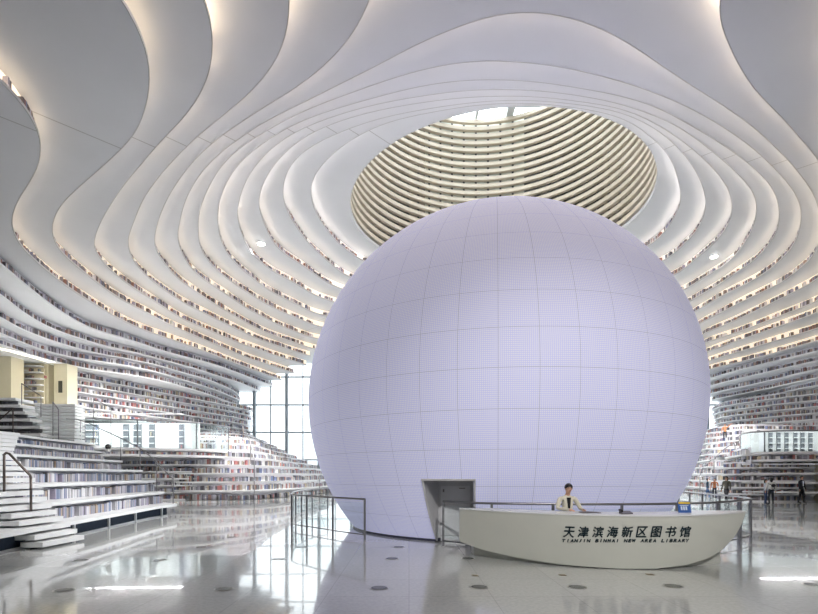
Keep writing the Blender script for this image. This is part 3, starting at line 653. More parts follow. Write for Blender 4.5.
for a, b in zip(xs_, xs_[1:]):
    ya, yb = dtop(a)+.36, dtop(b)+.36; t0, t1 = min(.9, zbot(max(a, 1.2))+.05), min(.9, zbot(max(b, 1.2))+.05)
    m.hexa([(a, ya, 0), (b, yb, 0), (b, yb+.5, 0), (a, ya+.5, 0), (a, ya, t0), (b, yb, t1), (b, yb+.5, t1), (a, ya+.5, t0)])
to_local(m, desk).build('plinth', mat('plinth_white', srgb(196, 198, 192), .35), desk)
INK = mat('lettering_ink', srgb(22, 44, 52), .4)
def text_geo(body, shear=0):
    cu = bpy.data.curves.new('t', 'FONT'); cu.body = body; cu.size = 1; cu.shear = shear; cu.offset = .0
    to = bpy.data.objects.new('t', cu); COL.objects.link(to); dg = bpy.context.evaluated_depsgraph_get(); dg.update()
    me_ = bpy.data.meshes.new_from_object(to.evaluated_get(dg)); V = [tuple(v.co) for v in me_.vertices]; F = [tuple(p.vertices) for p in me_.polygons]
    COL.objects.unlink(to); bpy.data.objects.remove(to); bpy.data.curves.remove(cu); bpy.data.meshes.remove(me_); return V, F
def bbox(V): return min(v[0] for v in V), max(v[0] for v in V), min(v[1] for v in V), max(v[1] for v in V)
def put_text(mb, body, x0, x1, z0, z1, front, shear=0, bold=0, th=.012):
    V, F = text_geo(body, shear); a, b, c, d = bbox(V)
    for dx, dz in ([(0, 0)] if not bold else [(-bold, 0), (bold, 0), (0, bold), (0, -bold)]):
        n = len(mb.v)
        for v in V:
            x = x0+(x1-x0)*(v[0]-a)/(b-a)+dx; z = z0+(z1-z0)*(v[1]-c)/(d-c)+dz
            mb.v.append((x, front(x, z)-th, z))
        mb.f += [tuple(n+i for i in f) for f in F]
m = MB(); CH = '天津滨海新区图书馆'
def DXp(px): 
    Y = 9.1
    for _ in range(6): x = (px-HX)/FPX*Y; Y = dfront(x, .8)
    return x
zp = lambda x, py: EYE-(py-HY)/FPX*dfront(x, .75)
for i, ch in enumerate(CH):
    c = 569+(685.5-569)*i/8; x0, x1 = DXp(c-5.4), DXp(c+5.4)
    put_text(m, ch, x0, x1, zp(x0, 537.2), zp(x0, 526.4), dfront, .12, .0055)
to_local(m, desk).build('lettering', INK, desk)
LAT = 'TIANJIN BINHAI NEW AREA LIBRARY'; n_ = len(LAT); i = 0
for word in LAT.split(' '):
    m = MB()
    for ch in word:
        c = 564.5+(688.5-564.5)*i/(n_-1); hw_ = {'I': .5, 'J': 1.1}.get(ch, 1.7 if ch in 'MNW' else 1.5)
        x0, x1 = DXp(c-hw_), DXp(c+hw_); put_text(m, ch, x0, x1, zp(x0, 542.4), zp(x0, 539.3), dfront, .16, .0055); i += 1
    i += 1; to_local(m, desk).build('lettering', INK, desk)

# things standing on the counter
def rot_box(mb, cx, cy, z0, z1, lx, ly, a):
    c, s_ = cos(a), sin(a); q = [(cx+u*c-v*s_, cy+u*s_+v*c) for u, v in ((-lx, -ly), (lx, -ly), (lx, ly), (-lx, ly))]
    mb.hexa([(x, y, z0) for x, y in q]+[(x, y, z1) for x, y in q])
CT = 1.026
o = empty('booklet', (3.47, dtop(3.47)+.42, CT), 'open dark booklet in front of the receptionist on the white counter', 'booklet')
m = MB(); m.hexa([(-.17, -.1, 0), (.0, -.1, 0), (.0, .12, 0), (-.17, .12, 0), (-.17, -.1, .012), (.0, -.1, .022), (.0, .12, .022), (-.17, .12, .012)])
m.hexa([(0, -.1, 0), (.17, -.1, 0), (.17, .12, 0), (0, .12, 0), (0, -.1, .022), (.17, -.1, .012), (.17, .12, .012), (0, .12, .022)]); m.build('pages', mat('booklet_paper', srgb(110, 108, 112), .6), o)
m = MB(); m.box(-.18, .18, -.11, .13, 0, .006); m.build('cover', mat('booklet_cover', srgb(60, 56, 60), .5), o)
o = empty('telephone', (4.06, dtop(4.06)+.3, CT), 'small dark desk telephone on the counter right of the receptionist', 'telephone')
m = MB(); m.hexa([(-.1, -.07, 0), (.1, -.07, 0), (.1, .09, 0), (-.1, .09, 0), (-.1, -.06, .02), (.1, -.06, .02), (.1, .08, .05), (-.1, .08, .05)]); m.build('base', mat('phone_grey', srgb(84, 80, 86), .4), o)
m = MB(); m.tube([(-.095, -.05, .05), (-.08, 0, .066), (-.08, .04, .07), (-.095, .09, .066)], .018); m.build('handset', mat('phone_dark', srgb(40, 38, 42), .4), o, True)
o = empty('counter_sign', (5.30, dtop(5.3)+.42, CT), 'blue and yellow card sign standing on the right part of the counter', 'sign')
m = MB(); m.hexa([(-.12, -.02, 0), (.12, -.02, 0), (.12, .0, 0), (-.12, .0, 0), (-.12, .03, .215), (.12, .03, .215), (.12, .05, .215), (-.12, .05, .215)]); m.build('panel', mat('sign_blue', srgb(52, 96, 168), .4), o)
fr = lambda z: -.02+.05*z/.215
m = MB(); 
for x0, x1, z0, z1 in ((-.11, .11, .165, .205),): m.hexa([(x0, fr(z0)-.006, z0), (x1, fr(z0)-.006, z0), (x1, fr(z0), z0), (x0, fr(z0), z0), (x0, fr(z1)-.006, z1), (x1, fr(z1)-.006, z1), (x1, fr(z1), z1), (x0, fr(z1), z1)])
m.build('yellow_band', mat('sign_yellow', srgb(222, 190, 70), .5), o)
m = MB()
for x0, x1, z0, z1 in ((-.075, -.045, .05, .12), (-.03, .0, .05, .12), (.015, .045, .05, .12), (-.09, .075, .13, .143)): m.hexa([(x0, fr(z0)-.006, z0), (x1, fr(z0)-.006, z0), (x1, fr(z0), z0), (x0, fr(z0), z0), (x0, fr(z1)-.006, z1), (x1, fr(z1)-.006, z1), (x1, fr(z1), z1), (x0, fr(z1), z1)])
m.build('white_marks', mat('sign_white', srgb(214, 226, 240), .5), o)

# ------------------------------------------------------------------ guard rails round the sphere
def guard_rail(name, pts, label, posts, h=1.1, panel=True, r=.028, metal=STEEL):
    P = resample(catmull(pts, step=.15), .15); o = empty(name, (P[0].x, P[0].y, 0), label, 'railing')
    m = MB(); q = [(p.x, p.y, h) for p in P]; m.tube(q, r); to_local(m, o).build('top_rail', metal, o, True)
    m = MB(); m.tube([(p.x, p.y, .14) for p in P], r*.6); to_local(m, o).build('bottom_rail', metal, o, True)
    for i in range(posts):
        p = P[round((len(P)-1)*i/(posts-1))]; m = MB(); m.box(p.x-.028, p.x+.028, p.y-.02, p.y+.02, 0, h); to_local(m, o).build('post', metal, o)
    if panel:
        m = MB(); wallstrip(m, P, False, 0, .2, h-.1); to_local(m, o).build('glass_panel', BGLASS, o)
    return o
guard_rail('guard_rail', [(-1.19, 13.45), (-2.0, 14.3), (-2.95, 15.4), (-3.78, 16.4), (-4.25, 18.2), (-4.5, 20.2), (-4.45, 22.2), (-3.9, 24)], 'steel and glass guard rail curving round the left side of the sphere', 9)
guard_rail('guard_rail', [(.84, 12.3), (1.7, 11.55), (3, 11.25), (5, 11.15), (6.8, 11.6), (8.3, 12.6), (9.3, 13.6), (9.85, 15), (10.2, 16.8), (10.6, 18.6), (11, 20.4)], 'long steel guard rail behind the reception desk and round the right of the sphere', 13)

# ------------------------------------------------------------------ stepped book terrace and stairs in the left foreground
terr = empty('terrace_bookcase', (-12, 18, 0), 'stepped white terrace with rows of books in the left foreground', 'bookcase')
TIPS = [(-10, 21.6), (-11, 22.5), (-11.9, 23.5), (-13.3, 25), (-14.9, 26), (-16.4, 27), (-17.6, 28)]
tier_line = []
for k in range(1, 8):
    j = k-1; tx, ty = TIPS[j]
    ex = (-9.75, -10.4, -11.2, -12.4, -13.9, -15.0, -16.2)[j]
    pts = [(ex+1.5, 7), (ex+1.03, 11), (ex+.5, 14.5), (ex, 18), (.45*(ex-.35)+.55*tx, .5*20+.5*(ty-1.2)), (tx, ty), (tx-.55, ty+.85), (tx-1.8, ty+1.6), (tx-4.5, ty+2.2), (-24, ty+2.6)]
    tier_line.append(smooth(resample(catmull(pts), .2), False, 4)[::-1])
DZ = .5
for k in range(1, 8):
    P = tier_line[k-1]; Q = offset(P, False, 1.5 if k < 7 else 5); m = MB(); z = DZ*k
    Q = offset(P, False, 1.6)
    for i in range(len(P)-1):
        a, b, c, d = P[i], P[i+1], Q[i+1], Q[i]
        m.hexa([(a.x, a.y, z-.1), (d.x, d.y, z-.1), (c.x, c.y, z-.1), (b.x, b.y, z-.1), (a.x, a.y, z), (d.x, d.y, z), (c.x, c.y, z), (b.x, b.y, z)])
    to_local(m, terr).build('tread', STONE, terr)
    if k < 7:
        m = MB(); wallstrip(m, tier_line[k], False, .34, z, z+DZ-.1); to_local(m, terr).build('back_panel', SHELFBACK, terr)
m = MB(); wallstrip(m, tier_line[0], False, .4, 0, .4); to_local(m, terr).build('plinth_panel', DGREY, terr)
fm = MB(); A = offset(tier_line[0], False, .36)
for i in range(0, len(A)-1):
    a, b = A[i], A[i+1]; d = (b-a).normalized(); n = Vector((d.y, -d.x))*.03
    for z0, z1 in ((0, .05),): fm.hexa([(a.x, a.y, z0), (b.x, b.y, z0), (b.x+n.x, b.y+n.y, z0), (a.x+n.x, a.y+n.y, z0), (a.x, a.y, z1), (b.x, b.y, z1), (b.x+n.x, b.y+n.y, z1), (a.x+n.x, a.y+n.y, z1)])
    if i % 11 == 0: fm.box(a.x-.03, a.x+.03, a.y-.03, a.y+.03, 0, .4)
to_local(fm, terr).build('plinth_frame', STONE, terr)
# landing behind the terrace
m = MB(); m.box(-40, -18.4, 7, 29.9, 3.36, 3.5); tag(m.build('trim_%d' % nn, STONE), 'white landing floor behind the top of the left terrace', kind='structure'); nn += 1
# books of the terrace, one by one where they show large
BCOL = [('grey', (142, 142, 150)), ('pale grey', (186, 186, 192)), ('slate blue', (104, 116, 146)), ('lilac grey', (158, 152, 172)), ('dark grey', (92, 92, 102)), ('tan', (170, 152, 134)), ('white', (212, 212, 216)), ('dusty blue', (132, 146, 172))]
PAGE = mat('book_pages', srgb(214, 210, 200), .8)
bmesh_var = []
for name, c in BCOL:
    mc = mat('book_'+name.replace(' ', '_'), srgb(*c), .55); row = []
    for wd in (.045, .06, .078):
        h, dp = .30, .2; t = .006; mb = MB()
        mb.box(0, t, 0, dp, 0, h); mb.box(wd-t, wd, 0, dp, 0, h); mb.box(t, wd-t, 0, t, 0, h); nf = len(mb.f); mb.box(t, wd-t, t, dp-.008, .006, h-.008)
        me_ = bpy.data.meshes.new('book'); me_.from_pydata(mb.v, [], mb.f); me_.materials.append(mc); me_.materials.append(PAGE)
        for i, p in enumerate(me_.polygons): p.material_index = 0 if i < nf else 1
        row.append((wd, me_))
    bmesh_var.append((name, row))
spots = []
for k in range(1, 7):
    P = offset(tier_line[k], False, .06)
    L = [0]
    for i in range(1, len(P)): L.append(L[-1]+(P[i]-P[i-1]).length)
    s = .3; i = 0; run = random.randint(5, 14); hs = random.uniform(.8, 1)
    while s < L[-1]-.2:
        while i < len(L)-2 and L[i+1] < s: i += 1
        ci = random.choices(range(8), (5, 5, 2, 4, 2, 2, 3, 2))[0]; wi = random.randrange(3); wd = bmesh_var[ci][1][wi][0]
        d = (P[i+1]-P[i]).normalized(); p = P[i]+d*(s-L[i])
        if p.y > 11.2 and (k > 1 or True): spots.append((p.length, k, p, d, ci, wi, min(1.25, hs*random.uniform(.9, 1.08)*1.1)))
        s += wd+.002; run -= 1
        if run <= 0: s += random.choice((.02, .05, .12, .3)); run = random.randint(5, 16); hs = random.uniform(.82, 1.0)
stair_y = lambda z: 13.2+1.3*max(0, z-.8)**1.6
def in_stairs(p, k): return p.y < stair_y(.5*k+.2)+.05
spots = [q for q in spots if not in_stairs(q[2], q[1])]
spots.sort(key=lambda q: q[0])
SHN = ['', 'lowest', 'second lowest', 'third', 'fourth', 'fifth', 'sixth']
rest = MB()
for n_, (dist, k, p, d, ci, wi, hs) in enumerate(spots):
    wd, me_ = bmesh_var[ci][1][wi]; ang = atan2(d.y, d.x)
    if n_ < 300:
        b = bpy.data.objects.new('book', me_); COL.objects.link(b)
        q = p+d*wd; b.location = (q.x, q.y, DZ*k+.001); b.rotation_euler = (0, 0, ang+pi); b.scale = (1, 1, hs)
        tag(b, '%s book on the %s shelf of the stepped terrace at left' % (bmesh_var[ci][0], SHN[k]), 'book', 'books on the left foreground terrace')
    else:
        n = Vector((d.y, -d.x)); a, e_ = p, p+d*wd*.96; z = DZ*k; h = .3*hs
        rest.hexa([(a.x, a.y, z), (e_.x, e_.y, z), (e_.x+n.x*.2, e_.y+n.y*.2, z), (a.x+n.x*.2, a.y+n.y*.2, z), (a.x, a.y, z+h), (e_.x, e_.y, z+h), (e_.x+n.x*.2, e_.y+n.y*.2, z+h), (a.x+n.x*.2, a.y+n.y*.2, z+h)])
BOOKS_T = book_mat('book_spines_terrace', [srgb(*c) for _, c in BCOL]+[srgb(142, 142, 150), srgb(186, 186, 192)])
tag(rest.build('books', BOOKS_T), 'many grey and lilac books along the rear part of the left terrace', 'books', kind='stuff')
# stairs cutting through the terrace
st = empty('staircase', (-8.8, 12.4, 0), 'white stone block stairs with a steel rail climbing the left terrace', 'stairs')
for i in range(1, 21):
    z = .1667*i; m = MB(); th = .115; q = z/.5-1; j = max(0, min(5, int(q))); ex = (-9.0, -9.55, -10.3, -11.5, -12.9, -14.0, -15.2)
    x = (ex[j]+(ex[j+1]-ex[j])*(q-j))+.06; y1 = stair_y(z); y0 = 11.7+(y1-13.2)*.5
    m.box(x-.52, x, y0, y1, z-th, z+.002); to_local(m, st).build('step', STONE, st)
#m = MB(); m.hexa([(-9.2, 11.8, 0), (-9.2, 13.1, 0), (-12.9, 13.1, 0), (-12.9, 11.8, 0), (-9.2, 11.8, .2), (-9.2, 13.1, .2), (-12.9, 13.1, 3.1), (-12.9, 11.8, 3.1)]); to_local(m, st).build('core', SHELFBACK, st)
def hand_rail(pts, posts, label, r=.026, metal=STEEL, name='handrail'):
    o = empty(name, posts[0][:3] if len(posts[0]) > 3 else (posts[0][0], posts[0][1], posts[0][2]), label, 'railing')
    m = MB(); m.tube(pts, r); to_local(m, o).build('rail', metal, o, True)
    for x, y, z0, z1 in posts:
        m = MB(); m.tube([(x, y, z0), (x, y, z1)], r*.95); to_local(m, o).build('post', metal, o, True)
    return o
RB = noisy(mat('bronze_rail', srgb(96, 88, 84), .35, .7), 20, .05)
hand_rail([(-9.45, 12.5, 1.66), (-9.47, 12.5, 1.74), (-9.95, 12.45, 2.28), (-10.03, 12.45, 2.30), (-10.1, 12.45, 2.24)], [(-9.45, 12.5, .85, 1.7), (-10.08, 12.45, 1.33, 2.27)], 'dark bronze handrail on the front stairs at far left', .03, RB)
cr = [PXZ for PXZ in [(-10.35, 21.9, 1.60), (-10.9, 22.3, 1.95), (-12.1, 23.6, 2.55), (-13.5, 25, 3.12), (-15, 26.1, 3.66), (-16.7, 27.2, 4.22), (-18, 28, 4.7), (-18.9, 28.4, 4.92), (-19.6, 28.6, 4.96)]]
hand_rail(cr, [(-10.35, 21.95, .5, 1.62), (-11.6, 23.0, 1.0, 2.3), (-13.5, 25.1, 2.0, 3.12), (-15.1, 26.2, 2.5, 3.68), (-18.2, 28.1, 3.5, 4.74), (-18.6, 28.3, 3.5, 4.84)], 'long curved steel handrail sweeping down the tips of the left terrace')
# upper flight behind the landing
uf = empty('staircase', (-20.5, 28, 3.5), 'upper white flight with dark book rows behind the left terrace landing', 'stairs')
for k in range(6):
    z = 4.0+.45*k; y = 27.0+.42*k; xr = -19.9-.35*k+(0 if k < 2 else -.25*k)
    m = MB(); m.box(-30, xr, y, y+1.4, z-.16, z); to_local(m, uf).build('tread', STONE, uf)
    m = MB(); m.box(-30, xr-.1, y+.3, y+.35, z-.45, z-.16); to_local(m, uf).build('back_panel', mat('flight_back', srgb(110, 112, 118), .5), uf)
    if k < 5: book_row(MB(), [Vector((0, 0)), Vector((1, 0))], False, 0, .1, 0, .1, .1, .1, lambda p: False)
ub = MB()
for k in range(6):
    z = 4.0+.45*k; y = 27.0+.42*k; xr = -20.1-.35*k+(0 if k < 2 else -.25*k)
    book_row(ub, [Vector((-29.5, y+.12)), Vector((xr, y+.12))], False, z-.44, .22, 0, -.14, .06, .12, lambda p: True, .95)
tag(ub.build('books', book_mat('book_spines_dark', [srgb(*c) for c in ((70, 72, 78), (96, 98, 106), (60, 60, 66), (110, 110, 118), (84, 80, 82), (130, 130, 138))])), 'dark books under the treads of the upper left flight', 'books', kind='stuff')
us = empty('staircase', (-18.9, 28, 3.5), 'narrow white steps between the handrails above the left terrace', 'stairs')
for i in range(12):
    z = 3.5+.21*(i+1); y = 27.2+.26*i; m = MB(); m.box(-20.1-.22*i, -18.2-.17*i, y, y+.9, z-.13, z); to_local(m, us).build('step', STONE, us)
def at(x, y, Y): return ((x-HX)/FPX*Y, Y, EYE+(HY-y)*Y/FPX)
Y0 = 26.7
a, b = at(0, 419.6, Y0), at(13, 408, Y0)
hand_rail([a, b, (b[0]+.05, b[1], b[2]-.06)], [(b[0], b[1], 3.5, b[2]), (a[0]-.9, a[1], 3.5, a[2]-.5)], 'steel handrail at far left in front of the dark book rows', .03, RB)
a, b = at(21.7, 383.5, 29.2), at(41, 396, 28.2)
hand_rail([a, b], [(a[0], a[1], at(0, 405, 29.2)[2], a[2]), (b[0], b[1], at(0, 417, 28.2)[2], b[2])], 'steel handrail rising to the cream alcove at far left')
a, b = at(53, 402, 27.6), at(58.6, 409.5, 27.2)
hand_rail([a, b], [(a[0], a[1], 3.55, a[2]), (b[0], b[1], 3.5, b[2])], 'short steel handrail beside the narrow white steps')
a, b, c_ = at(93.5, 399, 30.6), at(111, 407.5, 31.2), at(121, 409, 31.5)
hand_rail([a, b, c_], [(a[0], a[1], 3.5, a[2]), (b[0], b[1], 3.5, b[2])], 'thin steel handrail above the left balcony glass')
o = empty('dome_camera', (-16.1, 26.75, 3.0), 'small white post with a dark round dome on the left terrace tip', 'camera')
m = MB(); m.tube([(0, 0, 0), (0, 0, .16)], .1, 12); m.build('base', PLAINW, o)
bm = bmesh.new(); bmesh.ops.create_uvsphere(bm, u_segments=16, v_segments=10, radius=.15); me = bpy.data.meshes.new('dome'); bm.to_mesh(me); bm.free(); me.materials.append(mat('dome_dark', (.03, .03, .035, 1), .15)); d = bpy.data.objects.new('dome', me); COL.objects.link(d); d.parent = o; d.location = (0, 0, .26)
# far left stair rail in front of the window, and right stair rail
hand_rail([(-12.6, 37.8, 5.5), (-11.4, 35.9, 4.2), (-10.7, 34.6, 2.8), (-10.4, 33.6, 1.4)], [(-12.6, 37.9, 4.34, 5.5), (-11.4, 36, 2.54, 4.2), (-10.4, 33.6, 0, 1.4)], 'thin rail down the far left book steps', .035)
hand_rail([(-9.6, 59, 5.9), (-8.6, 53, 4.9), (-7.9, 47, 3.2), (-7.7, 43, 1.3)], [(-9.6, 59, 3.0, 5.9), (-8.6, 53, 1.34, 4.9), (-7.7, 43, 0, 1.3)], 'thin rail on the far steps below the window', .035)
hand_rail([(.579*40.5, 40.3, 1.70), (.585*41, 41, 2.3), (.61*41.6, 41.6, 3.2), (.632*41.5, 41.5, 3.95), (.652*41, 41, 4.45), (.684*40, 40, 4.75), (.73*38, 38, 4.85), (.8*36.5, 36.5, 4.9)], [(.579*40.5, 40.3, 0, 1.7), (.61*41.6, 41.6, 1.94, 3.2), (.652*41, 41, 3.1, 4.45), (.73*38, 38, 3.25, 4.85)], 'curved rail climbing the far right book steps', .04)
pier_r = empty('pillar', (26.6, 32.2, 0), 'cream pier at the right end of the long bookcase', 'pillar'); m = MB(); m.box(-.2, .5, -.3, .4, 0, 2.62); m.build('shaft', CREAM, pier_r)

# ------------------------------------------------------------------ floor lights, floor boxes, downlights
FL = [(64, 590, 'in the left corner of the floor'), (224, 589, 'left of the big window reflection, nearest'), (81, 560, 'in front of the left stairs'), (160, 560, 'right of the left stairs'), (201, 547, 'second from the terrace tip'), (232, 537, 'farthest on the left floor'), (279, 559, 'in the window reflection'), (301.5, 547, 'at the foot of the left guard rail'), (399, 547, 'close to the sphere foot'), (392, 558.5, 'second from the sphere foot'), (379, 588, 'in the middle of the front floor'), (468, 558.5, 'beside the left end of the desk'), (479, 587, 'before the left end of the desk'), (577, 587, 'before the lettering of the desk'), (673, 586, 'before the right half of the desk'), (813, 584.7, 'at the right edge of the floor'), (800, 546, 'on the right floor near the long bookcase')]
FLM = mat('floor_light_glass', srgb(96, 100, 98), .2); FLR = mat('floor_light_rim', srgb(130, 130, 126), .3, .8)
for x, y, where in FL:
    X, Y = PX(x, y, 0); o = empty('floor_light', (X, Y, 0), 'round dark floor light %s' % where, 'floor light', 'round lights set in the floor')
    m = MB(); m.disc(0, 0, 0, .15, .004, 28); m.build('rim', FLR, o); m = MB(); m.disc(0, 0, .004, .12, .003, 28); m.build('lens', FLM, o)
for i, (x, y, wh) in enumerate(((475, 575.5, 'left end'), (562.5, 575, 'middle'), (650, 574.5, 'right half'))):
    X, Y = PX(x, y, 0); o = empty('floor_box', (X, Y, 0), 'small brown floor socket plate before the %s of the desk' % wh, 'floor socket', 'socket plates before the desk')
    m = MB(); m.box(-.055, .055, -.06, .06, 0, .005); m.build('plate', mat('socket_brass', srgb(128, 112, 84), .35, .6), o); m = MB(); m.box(-.04, .04, -.045, .045, .005, .008); m.build('lid', mat('socket_lid', srgb(104, 92, 70), .4, .5), o)
def downlight(X, Y, Z, target, lab, power, cone=75):
    o = empty('downlight', (X, Y, Z-.06), lab, 'ceiling light')
    m = MB(); m.disc(0, 0, 0, .3, .06, 24); m.build('rim', mat('downlight_rim', (.8, .8, .8, 1), .3), o)
    m = MB(); m.disc(0, 0, -.04, .24, .04, 24); m.build('lens', mat('downlight_glow', (1, 1, 1, 1), emit=(1, .98, .93, 1), es=25), o)
    l = bpy.data.lights.new('lamp', 'SPOT'); l.energy = power; l.spot_size = radians(cone); l.spot_blend = .8; l.shadow_soft_size = .5; l.color = (1, .97, .94)
    lo = bpy.data.objects.new('lamp', l); COL.objects.link(lo); lo.location = (X, Y, Z-.5)
    lo.rotation_euler = (Vector(target)-Vector((X, Y, Z-.5))).to_track_quat('-Z', 'Y').to_euler()
X, Y = PX(261, 243, TP*31); downlight(X, Y, TP*31, (-19, 40, 0), 'bright round downlight in the ceiling left of the sphere', LAMP*2.0, 85)
X, Y = PX(714, 256, TP*31); downlight(X, Y, TP*31, (29, 43, 0), 'bright round downlight in the ceiling right of the sphere', LAMP*1.4, 85)
downlight(-1.2, 7.4, TP*25, (-14, 19, 2), 'added unseen flood lamp brightening the left terrace', LAMP*.45, 70)  # fill lamp added above the frame for the terrace
downlight(4.9, 26.6, 22.7, (3.06, 16.8, 10.6), 'added hidden flood lamp in the skylight well brightening the sphere top', LAMP*3.2, 85)  # lamp added out of sight to whiten the top of the sphere
downlight(4, -8.5, TP*23, (4, 9.5, 1.5), 'added unseen flood lamp behind the visitor brightening the reception desk', LAMP*.62, 36)  # fill lamp added behind the camera for the desk front
X, Y = PX(161, 305.5, TP*24+.14)
o = empty('ornament', (X-.1, Y+.05, TP*24+.14), 'small upright white device standing on a lit ceiling layer edge at left', 'device')
m = MB(); m.tube([(0, 0, 0), (0, 0, .5)], .07, 10); m.build('body', PLAINW, o); m = MB(); m.tube([(0, 0, .5), (0, 0, .68)], .1, 10); m.build('head', mat('device_head', srgb(150, 120, 80), .5), o)

# ------------------------------------------------------------------ people
SKIN = noisy(mat('skin', srgb(214, 170, 146), .5), 8, .04); HAIR = noisy(mat('black_hair', (.015, .013, .014, 1), .45), 30, .2)
def skin_mesh(name, chains, mats, sub=2):
    """chains: list of (points[(x,y,z,r)], material index, link) -> one continuous body"""
    V = []; E = []; R = []; tags = []; key = {}
    def vid(p):
        k = tuple(round(c, 4) for c in p[:3])
        if k not in key: key[k] = len(V); V.append(p[:3]); R.append(p[3] if isinstance(p[3], tuple) else (p[3], p[3]))
        return key[k]
    segs = []
    for pts, mi in chains:
        for a, b in zip(pts, pts[1:]):
            i, j = vid(a), vid(b); E.append((i, j)); segs.append((Vector(a[:3]), Vector(b[:3]), mi, max(R[i]+R[j])))
    me_ = bpy.data.meshes.new(name); me_.from_pydata(V, E, []); o_ = bpy.data.objects.new(name, me_); COL.objects.link(o_)
    sk = o_.modifiers.new('s', 'SKIN'); sk.use_smooth_shade = True; sk.branch_smoothing = .3
    for i, sv in enumerate(me_.skin_vertices[0].data): sv.radius = R[i]; sv.use_root = (i == 0)
    o_.modifiers.new('u', 'SUBSURF').levels = sub
    dg = bpy.context.evaluated_depsgraph_get(); dg.update(); nm = bpy.data.meshes.new_from_object(o_.evaluated_get(dg))
    COL.objects.unlink(o_); bpy.data.objects.remove(o_); bpy.data.meshes.remove(me_)
    nm.materials.clear()
    for mm in mats: nm.materials.append(mm)
    for p in nm.polygons:
        c = p.center; best = 9; bi = 0
        for a, b, mi, r in segs:
            d = b-a; t = max(0, min(1, (c-a).dot(d)/max(d.length_squared, 1e-9))); q = (c-(a+d*t)).length/max(r, .01)
            if q < best: best = q; bi = mi
        p.material_index = bi; p.use_smooth = True
    nm.name = name; return nm
def blob(name, parent, m, c, sx, sy, sz, cut=None, rot=(0, 0, 0)):
    bm = bmesh.new(); bmesh.ops.create_uvsphere(bm, u_segments=20, v_segments=14, radius=1)
    if cut: bmesh.ops.bisect_plane(bm, geom=bm.verts[:]+bm.edges[:]+bm.faces[:], plane_co=cut[0], plane_no=cut[1], clear_inner=True)
    bmesh.ops.scale(bm, vec=(sx, sy, sz), verts=bm.verts); me_ = bpy.data.meshes.new(name); bm.to_mesh(me_); bm.free(); me_.materials.append(m)
    for p in me_.polygons: p.use_smooth = True
    o_ = bpy.data.objects.new(name, me_); COL.objects.link(o_); o_.parent = parent; o_.location = c; o_.rotation_euler = rot; return o_
def hand(w, d, s, side):
    """wrist point, direction, size -> five finger chains + palm"""
    w = Vector(w[:3]); d = Vector(d).normalized(); up = Vector((0, 0, 1)) if abs(d.z) < .8 else Vector((0, -1, 0)); u = d.cross(up).normalized()*side; n = u.cross(d)*side
    palm = w+d*.07*s; ch = [([(*w, .024*s), (*palm, (.036*s))], 0)]
    for i, (o_, l) in enumerate(((-.028, .062), (-.009, .072), (.010, .067), (.027, .052))):
        k0 = palm+u*o_*s+d*.015*s; k1 = k0+d*l*.55*s-n*.008*s; k2 = k1+d*l*.45*s-n*.02*s
        ch.append(([(*palm, .036*s), (*k0, .010*s), (*k1, .009*s), (*k2, .0075*s)], 0))
    t0 = w+d*.035*s-u*.03*s; t1 = t0+d*.035*s-u*.018*s
    ch.append(([(*palm, .036*s), (*t0, .013*s), (*t1, .0095*s)], 0)); return ch
